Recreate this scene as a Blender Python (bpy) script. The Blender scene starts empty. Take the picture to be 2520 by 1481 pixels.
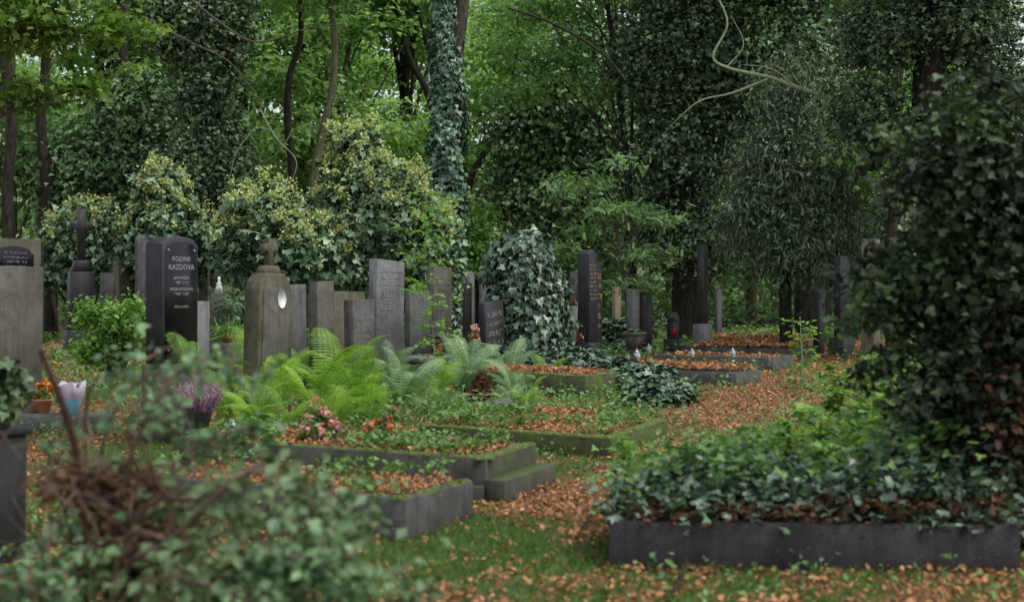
import bpy, bmesh, math, random
import numpy as np
from mathutils import Vector, Matrix
rng=np.random.default_rng(11); random.seed(5)
S=bpy.context.scene; C=S.collection
F=3500.0; H=1.6
R=math.radians
def P(px,py,z=0.0):
    Y=(H-z)*F/(py-700.0); return np.array([(px-1260)/F*Y,Y,z])
def W(px,py,Y): return np.array([(px-1260)/F*Y,Y,H-(py-700)/F*Y])
# ---------------------------------------------------------------- materials
def newmat(name):
    m=bpy.data.materials.new(name); m.use_nodes=True; nt=m.node_tree
    for n in list(nt.nodes): nt.nodes.remove(n)
    return m,nt,nt.nodes.new('ShaderNodeOutputMaterial')
def mixc(nt,fac,a,b,mode='MIX'):
    n=nt.nodes.new('ShaderNodeMix'); n.data_type='RGBA'; n.blend_type=mode
    for i,v in ((0,fac),(6,a),(7,b)):
        if hasattr(v,'links'): nt.links.new(v,n.inputs[i])
        elif i==0: n.inputs[i].default_value=v
        else: n.inputs[i].default_value=(*v,1)
    return n.outputs[2]
def noise(nt,scale,detail=4,rough=.6,vec=None):
    n=nt.nodes.new('ShaderNodeTexNoise'); n.inputs['Scale'].default_value=scale; n.inputs['Detail'].default_value=detail; n.inputs['Roughness'].default_value=rough
    if vec is not None: nt.links.new(vec,n.inputs['Vector'])
    return n.outputs['Fac']
def ramp(nt,fac,a,b):
    n=nt.nodes.new('ShaderNodeMapRange'); n.inputs[1].default_value=a; n.inputs[2].default_value=b
    nt.links.new(fac,n.inputs[0]); return n.outputs[0]
def attr(nt):
    a=nt.nodes.new('ShaderNodeAttribute'); a.attribute_name='tint'; return a.outputs['Fac']
def tc(nt): return nt.nodes.new('ShaderNodeTexCoord').outputs['Object']
def leafmat(name,dark,light,trans=.3,rough=.45,spec=.5,var=None):
    m,nt,out=newmat(name)
    col=mixc(nt,attr(nt),dark,light)
    if var:
        g=nt.nodes.new('ShaderNodeNewGeometry')
        col=mixc(nt,ramp(nt,noise(nt,1.3,3,.6,g.outputs['Position']),.5,.75),col,var)
    b=nt.nodes.new('ShaderNodeBsdfPrincipled'); nt.links.new(col,b.inputs['Base Color'])
    b.inputs['Roughness'].default_value=rough; b.inputs['Specular IOR Level'].default_value=spec
    if trans<=0: nt.links.new(b.outputs[0],out.inputs[0]); return m
    t=nt.nodes.new('ShaderNodeBsdfTranslucent')
    nt.links.new(mixc(nt,1.0,col,(1.0,1.2,.6),'MULTIPLY'),t.inputs['Color'])
    mx=nt.nodes.new('ShaderNodeMixShader'); mx.inputs[0].default_value=trans
    nt.links.new(b.outputs[0],mx.inputs[1]); nt.links.new(t.outputs[0],mx.inputs[2]); nt.links.new(mx.outputs[0],out.inputs[0])
    return m
def stonemat(name,c1,c2,moss=.3,rough=.65,speck=.25,mosscol=(.05,.07,.02)):
    m,nt,out=newmat(name); v=tc(nt)
    col=mixc(nt,ramp(nt,noise(nt,5,6,.7,v),.35,.65),c1,c2)
    sp=ramp(nt,noise(nt,150,2,.5,v),.55,.7)
    s2=nt.nodes.new('ShaderNodeMath'); s2.operation='MULTIPLY'; nt.links.new(sp,s2.inputs[0]); s2.inputs[1].default_value=speck
    col=mixc(nt,s2.outputs[0],col,(.28,.27,.25))
    mp=nt.nodes.new('ShaderNodeMapping'); mp.inputs['Scale'].default_value=(9,9,.8); nt.links.new(v,mp.inputs['Vector'])
    st=ramp(nt,noise(nt,1,6,.7,mp.outputs[0]),.46,.72)
    s3=nt.nodes.new('ShaderNodeMath'); s3.operation='MULTIPLY'; nt.links.new(st,s3.inputs[0]); s3.inputs[1].default_value=.6
    col=mixc(nt,s3.outputs[0],col,tuple(x*.32 for x in c1))
    bl=ramp(nt,noise(nt,1.6,7,.75,v),.5,.62)
    s4=nt.nodes.new('ShaderNodeMath'); s4.operation='MULTIPLY'; nt.links.new(bl,s4.inputs[0]); s4.inputs[1].default_value=.55
    col=mixc(nt,s4.outputs[0],col,tuple(x*.45 for x in c1))
    g=nt.nodes.new('ShaderNodeNewGeometry'); sx=nt.nodes.new('ShaderNodeSeparateXYZ'); nt.links.new(g.outputs['Normal'],sx.inputs[0])
    ad=nt.nodes.new('ShaderNodeMath'); ad.operation='MULTIPLY_ADD'; nt.links.new(sx.outputs[2],ad.inputs[0]); ad.inputs[1].default_value=.13
    nt.links.new(noise(nt,3.6,9,.78,v),ad.inputs[2])
    mk=ramp(nt,ad.outputs[0],.75-moss*.45,.90-moss*.45)
    mc=mixc(nt,ramp(nt,noise(nt,30,5,.7,v),.35,.7),tuple(x*.45 for x in mosscol),mosscol)
    col=mixc(nt,mk,col,mc)
    b=nt.nodes.new('ShaderNodeBsdfPrincipled'); nt.links.new(col,b.inputs['Base Color'])
    b.inputs['Roughness'].default_value=rough; b.inputs['Specular IOR Level'].default_value=.35
    bp=nt.nodes.new('ShaderNodeBump'); bp.inputs['Strength'].default_value=.5; bp.inputs['Distance'].default_value=.01
    nt.links.new(noise(nt,55,8,.78,v),bp.inputs['Height']); nt.links.new(bp.outputs[0],b.inputs['Normal'])
    nt.links.new(b.outputs[0],out.inputs[0]); return m
def plain(name,c1,c2,scale=8,rough=.5,metal=0,bump=.1,stretch=None,spec=.5):
    m,nt,out=newmat(name); v=tc(nt)
    if stretch:
        mp=nt.nodes.new('ShaderNodeMapping'); mp.inputs['Scale'].default_value=stretch; nt.links.new(v,mp.inputs['Vector']); v=mp.outputs[0]
    f=noise(nt,scale,6,.65,v)
    col=mixc(nt,ramp(nt,f,.35,.65),c1,c2)
    b=nt.nodes.new('ShaderNodeBsdfPrincipled'); nt.links.new(col,b.inputs['Base Color'])
    b.inputs['Roughness'].default_value=rough; b.inputs['Metallic'].default_value=metal; b.inputs['Specular IOR Level'].default_value=spec
    bp=nt.nodes.new('ShaderNodeBump'); bp.inputs['Strength'].default_value=bump*3; bp.inputs['Distance'].default_value=.02
    nt.links.new(f,bp.inputs['Height']); nt.links.new(bp.outputs[0],b.inputs['Normal'])
    nt.links.new(b.outputs[0],out.inputs[0]); return m
def glassmat(name,col):
    m,nt,out=newmat(name)
    b=nt.nodes.new('ShaderNodeBsdfPrincipled'); b.inputs['Base Color'].default_value=(*col,1)
    b.inputs['Roughness'].default_value=.08; b.inputs['Transmission Weight'].default_value=.5; b.inputs['IOR'].default_value=1.4
    nt.links.new(b.outputs[0],out.inputs[0]); return m
def groundmat():
    m,nt,out=newmat('forest_floor')
    g=nt.nodes.new('ShaderNodeNewGeometry'); v=g.outputs['Position']
    n1=noise(nt,1.7,8,.7,v); n2=noise(nt,22,6,.8,v)
    litter=mixc(nt,ramp(nt,n2,.35,.65),(.07,.036,.02),(.27,.13,.06))
    grass=mixc(nt,ramp(nt,n2,.35,.65),(.035,.052,.018),(.10,.15,.045))
    ad=nt.nodes.new('ShaderNodeMath'); ad.operation='ADD'; nt.links.new(attr(nt),ad.inputs[0])
    ms=nt.nodes.new('ShaderNodeMath'); ms.operation='MULTIPLY_ADD'; nt.links.new(n1,ms.inputs[0]); ms.inputs[1].default_value=.9; ms.inputs[2].default_value=-.45
    nt.links.new(ms.outputs[0],ad.inputs[1])
    col=mixc(nt,ramp(nt,ad.outputs[0],.3,.6),grass,litter)
    b=nt.nodes.new('ShaderNodeBsdfPrincipled'); nt.links.new(col,b.inputs['Base Color']); b.inputs['Roughness'].default_value=.85
    bp=nt.nodes.new('ShaderNodeBump'); bp.inputs['Strength'].default_value=.8; bp.inputs['Distance'].default_value=.03
    nt.links.new(n2,bp.inputs['Height']); nt.links.new(bp.outputs[0],b.inputs['Normal'])
    nt.links.new(b.outputs[0],out.inputs[0]); return m
M={}
M['ground']=groundmat()
M['ivy']=leafmat('ivy_leaf',(.026,.056,.034),(.17,.26,.16),0,.38,.6)
M['ivy_lit']=leafmat('shiny_lit_ivy_leaf',(.035,.085,.045),(.24,.39,.24),0,.36,.7)  # glossy ivy, colour raised to paint in light falling on the trunk
M['ivy_dark']=leafmat('dark_ivy_leaf',(.028,.054,.028),(.16,.25,.12),0,.5,.35,(.10,.15,.05))  # leaf colour lifted to stand for haze among the background trees
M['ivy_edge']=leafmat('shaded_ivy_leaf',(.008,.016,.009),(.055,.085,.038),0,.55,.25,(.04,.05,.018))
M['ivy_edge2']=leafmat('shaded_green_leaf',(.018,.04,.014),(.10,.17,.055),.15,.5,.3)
M['ivy_mid']=leafmat('mid_ivy_leaf',(.05,.10,.045),(.22,.36,.15),0,.5,.35)  # lightened like the dark ivy, haze put into the leaf colour
M['shrub']=leafmat('shrub_leaf',(.04,.09,.042),(.22,.34,.18),0,.42,.55)
M['bloom']=leafmat('ivy_blossom',(.34,.40,.14),(.72,.76,.38),.3,.6,.2)
M['fresh']=leafmat('fresh_leaf',(.08,.18,.035),(.29,.48,.11),.45,.5,.35)
M['maple']=leafmat('maple_leaf',(.05,.12,.02),(.24,.38,.08),.45,.5,.35,(.22,.22,.04))
M['canopy']=leafmat('canopy_leaf',(.10,.19,.055),(.31,.47,.17),.5,.5,.35)  # paled and desaturated, painting woodland haze into the leaves
M['canopy2']=leafmat('shade_leaf',(.07,.13,.05),(.22,.36,.14),.35,.5,.35)
M['far']=leafmat('far_leaf',(.20,.31,.12),(.48,.64,.30),.6,.6,.2)  # palest leaf tone, distance haze painted into the colour
M['fern']=leafmat('fern_leaf',(.11,.24,.03),(.38,.58,.09),.4,.5,.35)
M['fern2']=leafmat('pale_fern_leaf',(.12,.22,.09),(.34,.48,.24),.35,.5,.35)
M['birch']=leafmat('greygreen_leaf',(.04,.09,.035),(.22,.36,.17),.25,.45,.4,(.13,.17,.06))
M['brown']=leafmat('dead_leaf',(.05,.027,.018),(.23,.12,.065),.2,.6,.3)
M['litter']=leafmat('fallen_leaf',(.17,.07,.03),(.58,.30,.14),.15,.65,.25)
M['grass']=leafmat('grass_blade',(.07,.15,.03),(.27,.44,.12),.35,.55,.3)
M['weed']=leafmat('weed_leaf',(.06,.14,.035),(.24,.41,.13),.3,.5,.35)
M['yew']=leafmat('yew_needle',(.05,.085,.05),(.20,.29,.16),0,.65,.2,(.15,.14,.08))
M['red']=leafmat('red_petal',(.65,.11,.06),(.95,.38,.22),.3,.5,.3)
M['pink']=leafmat('pink_petal',(.65,.22,.22),(.95,.52,.48),.3,.5,.3)
M['orange']=leafmat('orange_petal',(.75,.16,.03),(.9,.38,.08),.3,.5,.3)
M['yellow']=leafmat('yellow_petal',(.8,.62,.03),(.95,.88,.12),.3,.5,.3)
M['heather']=leafmat('heather_bloom',(.20,.10,.18),(.55,.34,.48),.2,.7,.2)
M['bark']=plain('bark',(.035,.032,.024),(.13,.115,.08),3,.85,0,.5,(6,6,1),.2)
M['bark_dark']=plain('dark_bark',(.015,.013,.010),(.055,.048,.036),3,.9,0,.5,(6,6,1),.15)
M['bark_green']=plain('mossy_bark',(.06,.058,.03),(.17,.18,.09),3,.85,0,.5,(6,6,1),.2)
M['bark_red']=plain('reddish_bark',(.028,.012,.009),(.07,.032,.022),6,.85,0,.4,None,.2)
M['twig']=plain('brown_twig',(.055,.036,.027),(.18,.12,.085),10,.7,0,.1,None,.3)
M['lichen']=plain('lichen_twig',(.18,.22,.12),(.34,.40,.23),10,.8)
M['granite']=stonemat('grey_granite',(.070,.072,.073),(.13,.132,.132),.14)
M['granite_dark']=stonemat('dark_granite',(.014,.014,.016),(.036,.036,.040),.05,.5,.10)
M['granite_light']=stonemat('light_granite',(.125,.13,.13),(.205,.21,.207),.14)
M['olive']=stonemat('olive_sandstone',(.066,.064,.038),(.13,.122,.076),.38)
M['tan']=stonemat('tan_sandstone',(.20,.165,.11),(.32,.275,.18),.1)
M['brownstone']=stonemat('brown_stone',(.06,.058,.046),(.115,.108,.085),.28)
M['kerb']=stonemat('kerb_concrete',(.042,.041,.033),(.10,.095,.077),.52,.75,.15,(.08,.115,.022))
M['kerb_grey']=stonemat('kerb_granite',(.055,.053,.05),(.115,.11,.105),.30,.7,.2)
M['kerb_moss']=stonemat('mossy_kerb',(.045,.043,.028),(.09,.087,.053),.66,.85,.1,(.09,.14,.02))
M['kerb_dark']=stonemat('dark_kerb',(.030,.027,.029),(.062,.055,.057),.12,.7,.35)
M['polish']=plain('black_polished_stone',(.003,.003,.004),(.008,.008,.010),3,.2,0,0,None,.25)
M['letter']=plain('pale_lettering',(.22,.22,.24),(.34,.34,.36),30,.5,0,0)
M['gold']=plain('gold_lettering',(.34,.24,.09),(.5,.37,.14),30,.5,0,0)
M['faint']=plain('worn_lettering',(.18,.185,.19),(.27,.27,.27),30,.6,0,0)
M['engraved']=plain('engraved_lettering',(.06,.06,.06),(.10,.10,.10),30,.6,0,0)
M['white']=plain('white_enamel',(.62,.64,.68),(.78,.79,.8),6,.3,0,0)
M['metal']=plain('silver_metal',(.20,.21,.23),(.38,.39,.41),12,.4,.6,.05)
M['blackmetal']=plain('black_metal',(.01,.01,.01),(.03,.03,.03),12,.45,.4,.05)
M['glass']=glassmat('clear_glass',(.75,.8,.85))
M['redglass']=glassmat('red_glass',(.6,.03,.03))
M['terra']=plain('terracotta',(.40,.14,.06),(.55,.22,.1),6,.7)
M['pot']=plain('dark_pot',(.03,.03,.032),(.07,.07,.07),6,.5)
M['soil']=plain('grave_soil',(.03,.02,.013),(.17,.08,.04),10,.9,0,.5)
M['mosspad']=plain('moss_pad',(.05,.08,.012),(.14,.20,.04),20,.95,0,.6)
M['bluewrap']=plain('blue_wrap',(.14,.5,.68),(.25,.62,.78),5,.3)
M['whitewrap']=plain('pale_wrap',(.45,.42,.5),(.6,.5,.58),5,.3)
M['statue']=plain('white_stone',(.6,.6,.58),(.75,.75,.72),9,.6)
# ---------------------------------------------------------------- mesh builder
def nrm(a): return a/np.maximum(np.linalg.norm(a,axis=-1,keepdims=True),1e-9)
TEMPL={
 'oval':(np.array([(0,0,0),(.34,.45,.09),(0,1,-.08),(-.34,.45,.09)]),[(0,1,2),(0,2,3)]),
 'curl':(np.array([(0,0,0),(.26,.25,.10),(.30,.6,.16),(0,1,.10),(-.22,.65,.05),(-.28,.3,.12)]),[(0,1,2,3),(0,3,4,5)]),
 'ivy':(np.array([(0,0,0),(.42,-.08,.02),(.5,.36,.06),(.2,.5,.05),(0,1,-.1),(-.2,.5,.05),(-.5,.36,.06),(-.42,-.08,.02)]),[(0,1,2,3,4),(0,4,5,6,7)]),
 'maple':(np.array([(0,0,0),(.35,-.05,.03),(.22,.18,0),(.58,.42,.02),(.22,.5,.0),(0,1,-.1),(-.22,.5,0),(-.58,.42,.02),(-.22,.18,0),(-.35,-.05,.03)]),[(0,1,2),(0,2,3,4,5),(0,5,6,7,8),(0,8,9)]),
 'needle':(np.array([(-.04,0,0),(.04,0,0),(.02,1,-.1),(-.02,1,-.1)]),[(0,1,2,3)]),
 'blade':(np.array([(-.045,0,0),(.045,0,0),(.03,.55,.08),(0,1,.32),(-.03,.55,.08)]),[(0,1,2,3,4)]),
 'spray':(np.array([(0,0,0),(.16,.12,.02),(.05,.22,0),(.2,.38,0),(.05,.48,-.02),(.16,.65,-.04),(0,1,-.12),(-.16,.6,-.04),(-.05,.46,-.02),(-.2,.34,0),(-.05,.2,0),(-.16,.1,.02)]),[(0,1,2),(0,2,3,4),(0,4,5,6),(0,6,7,8),(0,8,9,10),(0,10,11)]),
}
class MB:
    def __init__(s): s.V=[];s.L=[];s.T=[];s.A=[];s.n=0
    def add(s,V,faces,tint=.5):
        V=np.asarray(V,float).reshape(-1,3); k=len(V)
        s.V.append(V); s.A.append(np.broadcast_to(np.asarray(tint,float),(k,)).copy())
        if isinstance(faces,np.ndarray):
            s.L.append((faces+s.n).ravel()); s.T.append(np.full(len(faces),faces.shape[1]))
        else:
            for f in faces: s.L.append(np.asarray(f)+s.n); s.T.append(np.array([len(f)]))
        s.n+=k; return s
    def leaves(s,c,n,size,tint,tmpl='oval',droop=.8,tdir=None):
        c=np.asarray(c,float); K=len(c)
        if K==0: return s
        V,Fc=TEMPL[tmpl]; k=len(V)
        n=nrm(n+1e-6); r=rng.normal(size=(K,3)); r[:,2]-=droop
        if tdir is not None: r=r*.25+tdir
        t=nrm(r-(r*n).sum(1,keepdims=True)*n); b=np.cross(n,t)
        size=np.broadcast_to(size,(K,))[:,None,None]; fold=(.5+rng.random(K)*1.5)[:,None,None]
        X=c[:,None,:]+size*(V[None,:,0,None]*b[:,None,:]+V[None,:,1,None]*t[:,None,:]+fold*V[None,:,2,None]*n[:,None,:])
        base=s.n
        s.V.append(X.reshape(-1,3)); s.A.append(np.repeat(np.clip(np.broadcast_to(tint,(K,)),0,1),k))
        ar=np.arange(K)[:,None]*k+base
        for f in Fc:
            s.L.append((ar+np.array(f)[None,:]).ravel()); s.T.append(np.full(K,len(f)))
        s.n+=K*k; return s
    def tube(s,pts,rad,sides=8,tint=.5,smooth_n=0):
        pts=np.asarray(pts,float)
        if smooth_n:
            pts,rad=spline(pts,rad,smooth_n)
        rad=np.broadcast_to(rad,(len(pts),)).astype(float)
        d=np.gradient(pts,axis=0); d=nrm(d)
        ref=np.array([.3,.9,.1]) ; a=nrm(np.cross(d,ref)); b=np.cross(d,a)
        th=np.arange(sides)*2*np.pi/sides
        X=pts[:,None,:]+rad[:,None,None]*(np.cos(th)[None,:,None]*a[:,None,:]+np.sin(th)[None,:,None]*b[:,None,:])
        m=len(pts); i=np.arange(m-1)[:,None]*sides; j=np.arange(sides)[None,:]; j2=(j+1)%sides
        f=np.stack([i+j,i+j2,i+sides+j2,i+sides+j],-1).reshape(-1,4)
        s.add(X,f,tint); return s
    def lathe(s,prof,sides=16,o=(0,0,0),tint=.5):
        th=np.arange(sides)*2*np.pi/sides; prof=np.array(prof,float)
        X=np.stack([prof[:,None,0]*np.cos(th)+o[0],prof[:,None,0]*np.sin(th)+o[1],np.repeat(prof[:,1:2],sides,1)+o[2]],-1)
        m=len(prof); i=np.arange(m-1)[:,None]*sides; j=np.arange(sides)[None,:]; j2=(j+1)%sides
        f=np.stack([i+j,i+j2,i+sides+j2,i+sides+j],-1).reshape(-1,4)
        s.add(X,f,tint); return s
    def bm(s,b,mat=None):
        b.verts.index_update(); V=[(mat@v.co if mat else v.co)[:] for v in b.verts]
        s.add(V,[[v.index for v in f.verts] for f in b.faces]); b.free(); return s
    def build(s,name,mat,parent=None,base=(0,0,0),smooth=False):
        V=np.concatenate(s.V)-np.asarray(base,float); L=np.concatenate(s.L).astype(np.int32); T=np.concatenate(s.T).astype(np.int32)
        me=bpy.data.meshes.new(name); me.vertices.add(len(V)); me.vertices.foreach_set('co',V.ravel().astype(np.float32))
        me.loops.add(len(L)); me.loops.foreach_set('vertex_index',L)
        me.polygons.add(len(T)); st=np.concatenate([[0],np.cumsum(T)[:-1]]).astype(np.int32)
        me.polygons.foreach_set('loop_start',st); me.polygons.foreach_set('loop_total',T)
        if smooth: me.polygons.foreach_set('use_smooth',np.ones(len(T),bool))
        at=me.attributes.new('tint','FLOAT','POINT'); at.data.foreach_set('value',np.concatenate(s.A).astype(np.float32))
        me.update(calc_edges=True); me.materials.append(M[mat])
        o=bpy.data.objects.new(name,me); C.objects.link(o)
        if parent is not None: o.parent=parent
        return o
def spline(pts,rad,n):
    pts=np.asarray(pts,float); m=len(pts); rad=np.broadcast_to(rad,(m,)) if np.ndim(rad)==0 or len(rad)==m else np.linspace(rad[0],rad[-1],m)
    q=np.vstack([2*pts[0]-pts[1],pts,2*pts[-1]-pts[-2]]); o=[];rr=[]
    for i in range(m-1):
        for k in range(n):
            t=k/n; a,b,c,d=q[i:i+4]
            o.append(.5*((2*b)+(-a+c)*t+(2*a-5*b+4*c-d)*t*t+(-a+3*b-3*c+d)*t**3)); rr.append(rad[i]*(1-t)+rad[i+1]*t)
    o.append(pts[-1]); rr.append(rad[-1]); return np.array(o),np.array(rr)
def tag(o,label=None,cat=None,group=None,kind=None):
    if label: o['label']=label
    if cat: o['category']=cat
    if group: o['group']=group
    if kind: o['kind']=kind
    return o
def thing(name,label,cat,loc=(0,0,0),rz=0,group=None):
    o=bpy.data.objects.new(name,None); C.objects.link(o); o.location=[float(v) for v in loc]; o.rotation_euler=(0,0,rz)
    o.empty_display_size=.2
    return tag(o,label,cat,group)
def dup(root,loc,rz,sc=1,label=None,group=None):
    r=root.copy(); C.objects.link(r); r.location=[float(v) for v in loc]; r.rotation_euler=(0,0,rz); r.scale=(sc,sc,sc)
    if label: r['label']=label
    if group: r['group']=group
    for ch in list(root.children):
        c=ch.copy(); C.objects.link(c); c.parent=r
    return r
# ---------------------------------------------------------------- foliage
def clumps(ells,n,shell=.5):
    e=np.array(ells,float); w=e[:,3]*e[:,5]+e[:,3]*e[:,4]; k=rng.choice(len(e),n,p=w/w.sum())
    d=nrm(rng.normal(size=(n,3))); r=(shell+(1-shell)*rng.random(n)**.8)[:,None]*(.85+.3*rng.random((n,1)))
    return e[k,:3]+d*r*e[k,3:6], nrm(d/e[k,3:6])
def foliage(mb,ells,nc,per,cr,size,tmpl='oval',flat=.5,up=.6,droop=.8,shell=.5,lo=.05,hi=.85,jit=.6,zmin=.05,outw=.6):
    cc,out=clumps(ells,nc,shell); k=cc[:,2]>zmin; cc=cc[k];out=out[k]; nc=len(cc)
    ct=lo+(hi-lo)*rng.random(nc)
    q=rng.normal(size=(nc,per,3))*.5; crr=cr*(.6+.8*rng.random((nc,1,1)))
    off=q*crr*np.array([1,1,flat])
    c=(cc[:,None,:]+off).reshape(-1,3)
    n=(out[:,None,:]*outw+np.array([0,0,up])+rng.normal(size=(nc,per,3))*jit).reshape(-1,3)
    t=(ct[:,None]+.18*q[:,:,2]+.16*rng.normal(size=(nc,per))).reshape(-1)
    s=size*(.6+.7*rng.random(len(c)))
    keep=c[:,2]>.01
    mb.leaves(c[keep],n[keep],s[keep],t[keep],tmpl,droop); return cc,out
def E(px,py,Y,rx,rz,ry=None):
    p=W(px,py,Y); k=Y/F; return (p[0],p[1],p[2],rx*k,(ry if ry else rx*k*.9),rz*k)
def tree(name,label,Y,trunk,ells,nc,per,cr,size,leaf='canopy',bark='bark',r=(.2,.08),tmpl='oval',limbs=6,group=None,cat='tree',**kw):
    pts=[W(a,b,Y) for a,b in trunk]; pts[0][2]=-.1
    base=np.array([pts[0][0],pts[0][1],0]); root=thing(name,label,cat,base,0,group)
    t=MB(); t.tube(pts,np.linspace(r[0],r[1],len(pts)),9,smooth_n=5)
    cr_=MB(); cc,out=foliage(cr_,ells,nc,per,cr,size,tmpl,**kw)
    sp,_=spline(pts,np.linspace(r[0],r[1],len(pts)),8)
    for i in range(limbs):
        tgt=cc[rng.integers(len(cc))]; ok=sp[sp[:,2]<tgt[2]-.2]
        if len(ok)<2: continue
        a=ok[rng.integers(len(ok)//3,len(ok))]; mid=(a+tgt)/2+np.array([0,0,.15*np.linalg.norm(tgt-a)])+rng.normal(size=3)*.15
        t.tube([a,mid,tgt],[r[1]*.55,r[1]*.3,.012],6,smooth_n=5)
    t.build('trunk',bark,root,base,True); cr_.build('crown',leaf,root,base)
    return root
# ================================================================= SETTING
def nz(x,y,sc,seed):
    g=np.random.default_rng(seed); v=0
    for i in range(7):
        a=g.random()*6.28; f=sc*(.5+g.random()*1.8); v=v+np.sin((x*np.cos(a)+y*np.sin(a))*f+g.random()*6.28)
    return v/7*1.6
def pathx(y): u=np.clip((y-11)/24,0,2); return .55+(y-11)*.20+u*u*2.6
def litterness(x,y):
    v=.56+.46*nz(x,y,1.8,3)+.34*nz(x,y,6,4)
    g=np.exp(-(((x+.12)/.55)**2+((y-8.6)/.95)**2)); v=v-.95*g
    g=np.exp(-(((x-.45)/.35)**2+((y-12.2)/1.0)**2)); v=v-.7*g
    v=v+.42*np.exp(-((x-pathx(y)-.3)/(.3+.055*y))**2)*(y>9.5)
    v=v+.3*np.exp(-(((x-.45)/.45)**2+((y-9.9)/.8)**2))
    v=v-.5*np.exp(-(((x-1.5)/.5)**2+((y-16)/2.0)**2))
    v=v-.35*np.exp(-(((x-pathx(y)+.5)/.35))**2)*(y>13)
    return v
def ground_z(x,y):
    fade=np.clip((60-y)/30,0,1)
    return .025*nz(x,y,1.5,9)*fade
xs=np.concatenate([np.linspace(-400,-30,12),np.linspace(-25,-9,20),np.linspace(-8.8,12,180),np.linspace(12.5,28,20),np.linspace(34,400,12)])
ys=np.concatenate([np.linspace(-300,-10,8),np.linspace(-5,4,8),np.linspace(4.5,24,190),np.linspace(24.3,48,90),np.linspace(50,90,16),np.linspace(110,600,10)])
gx,gy=np.meshgrid(xs,ys); nx,ny=len(xs),len(ys)
gv=np.stack([gx,gy,ground_z(gx,gy)],-1).reshape(-1,3)
i=np.arange(ny-1)[:,None]*nx; j=np.arange(nx-1)[None,:]
gf=np.stack([i+j,i+j+1,i+nx+j+1,i+nx+j],-1).reshape(-1,4)
g=MB(); g.add(gv,gf,np.clip(litterness(gx,gy),0,1).ravel()); go=g.build('ground','ground',smooth=True); tag(go,kind='structure')
# ================================================================= GRAVE BEDS
BEDS=[]
def quadprism(q,z0,z1,bev=.006):
    b=bmesh.new(); n=len(q)
    lo=[b.verts.new((p[0],p[1],z0)) for p in q]; hi=[b.verts.new((p[0],p[1],z1)) for p in q]
    b.faces.new(lo[::-1]); b.faces.new(hi)
    for a in range(n): b.faces.new((lo[a],lo[(a+1)%n],hi[(a+1)%n],hi[a]))
    bmesh.ops.recalc_face_normals(b,faces=b.faces)
    if bev: bmesh.ops.bevel(b,geom=b.edges[:],offset=bev,segments=1,affect='EDGES')
    return b
def bed(label,Np,Lp,Fp,z,mat,th=.13,length=None,width=None,plinth=None,soil=.06,group=None,slab=None):
    n=P(*Np,z)[:2]; l=P(*Lp,z)[:2] if Lp is not None else n+np.array([-.866,.5]); f=P(*Fp,z)[:2] if Fp is not None else n+np.array([.5,.866])*(width or 1.0)
    if length: l=n+(l-n)/np.linalg.norm(l-n)*length
    if width: f=n+(f-n)/np.linalg.norm(f-n)*width
    u=(l-n)/np.linalg.norm(l-n); v=(f-n)/np.linalg.norm(f-n); Lu=np.linalg.norm(l-n); Lv=np.linalg.norm(f-n)
    root=thing('grave_bed',label,'grave',(n[0],n[1],0),0,group); o=np.array([n[0],n[1],0])
    def q(u0,u1,v0,v1): return [n+u*u0+v*v0,n+u*u1+v*v0,n+u*u1+v*v1,n+u*u0+v*v1]
    for a in (q(0,Lu,0,th),q(0,Lu,Lv-th,Lv),q(0,th,th+.002,Lv-th-.002),q(Lu-th,Lu,th+.002,Lv-th-.002)):
        MB().bm(quadprism(a,-.1,z)).build('kerb',mat,root,o)
    m=MB(); k=14; U,Vv=np.meshgrid(np.linspace(th-.01,Lu-th+.01,k),np.linspace(th-.01,Lv-th+.01,k))
    X=n[None,None]+U[...,None]*u+Vv[...,None]*v; Z=z-soil+.045*np.sin(np.pi*U/Lu)*np.sin(np.pi*Vv/Lv)+.012*rng.normal(size=U.shape)
    V=np.concatenate([X,Z[...,None]],-1).reshape(-1,3); i=np.arange(k-1)[:,None]*k; j=np.arange(k-1)[None,:]
    m.add(V,np.stack([i+j,i+j+1,i+k+j+1,i+k+j],-1).reshape(-1,4)); m.build('soil','soil',root,o,True)
    if plinth:
        ex,pz=plinth; MB().bm(quadprism(q(-ex,-.003,-.02,Lv+.02),-.1,pz,.008)).build('plinth',mat,root,o)
        MB().bm(quadprism(q(-.0,Lu,-.05,-.003),-.1,pz-.05,.008)).build('footing',mat,root,o)
    if slab:
        MB().bm(quadprism(q(th*1.5,Lu-th*1.5,th*1.5,Lv-th*1.5),z-.04,z+slab,.01)).build('cover_slab',mat,root,o)
    info=dict(root=root,n=n,u=u,v=v,Lu=Lu,Lv=Lv,z=z,th=th); BEDS.append(info); return info
def bedpt(b,a,c,dz=0): p=b['n']+b['u']*a*b['Lu']+b['v']*c*b['Lv']; return np.array([p[0],p[1],b['z']+dz])
b1=bed('low grey concrete kerbed grave nearest the camera on the left, partly behind cut branches',(1000,1228),(650,1196),(1165,1183),.28,'kerb_grey',length=2.3)
b2=bed('long mossy kerbed grave with stepped foot plinth and two clumps of begonias',(1195,1128),(480,1080),(1320,1092),.32,'kerb',length=3.0,plinth=(.17,.17))
b3=bed('wide grave with bright green moss over its kerb',(1505,1078),(1100,1050),(1640,1032),.20,'kerb_moss',length=2.2)
b3b=bed('low sunken grave with orange fallen leaves behind the moss covered kerb',(1420,1030),(1100,1012),None,.08,'kerb_moss',length=1.5,width=1.0,soil=.02)
b4=bed('raised mossy grave beside the ivy covered stump, ivy spilling over its foot',(1440,925),(1180,912),None,.35,'kerb_moss',length=2.2,width=1.1,soil=.02)
b5=bed('low granite grave with flat cover slab at the middle of the right row',(1812,918),(1560,908),None,.22,'kerb_grey',length=2.3,width=1.1,slab=.05)
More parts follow.
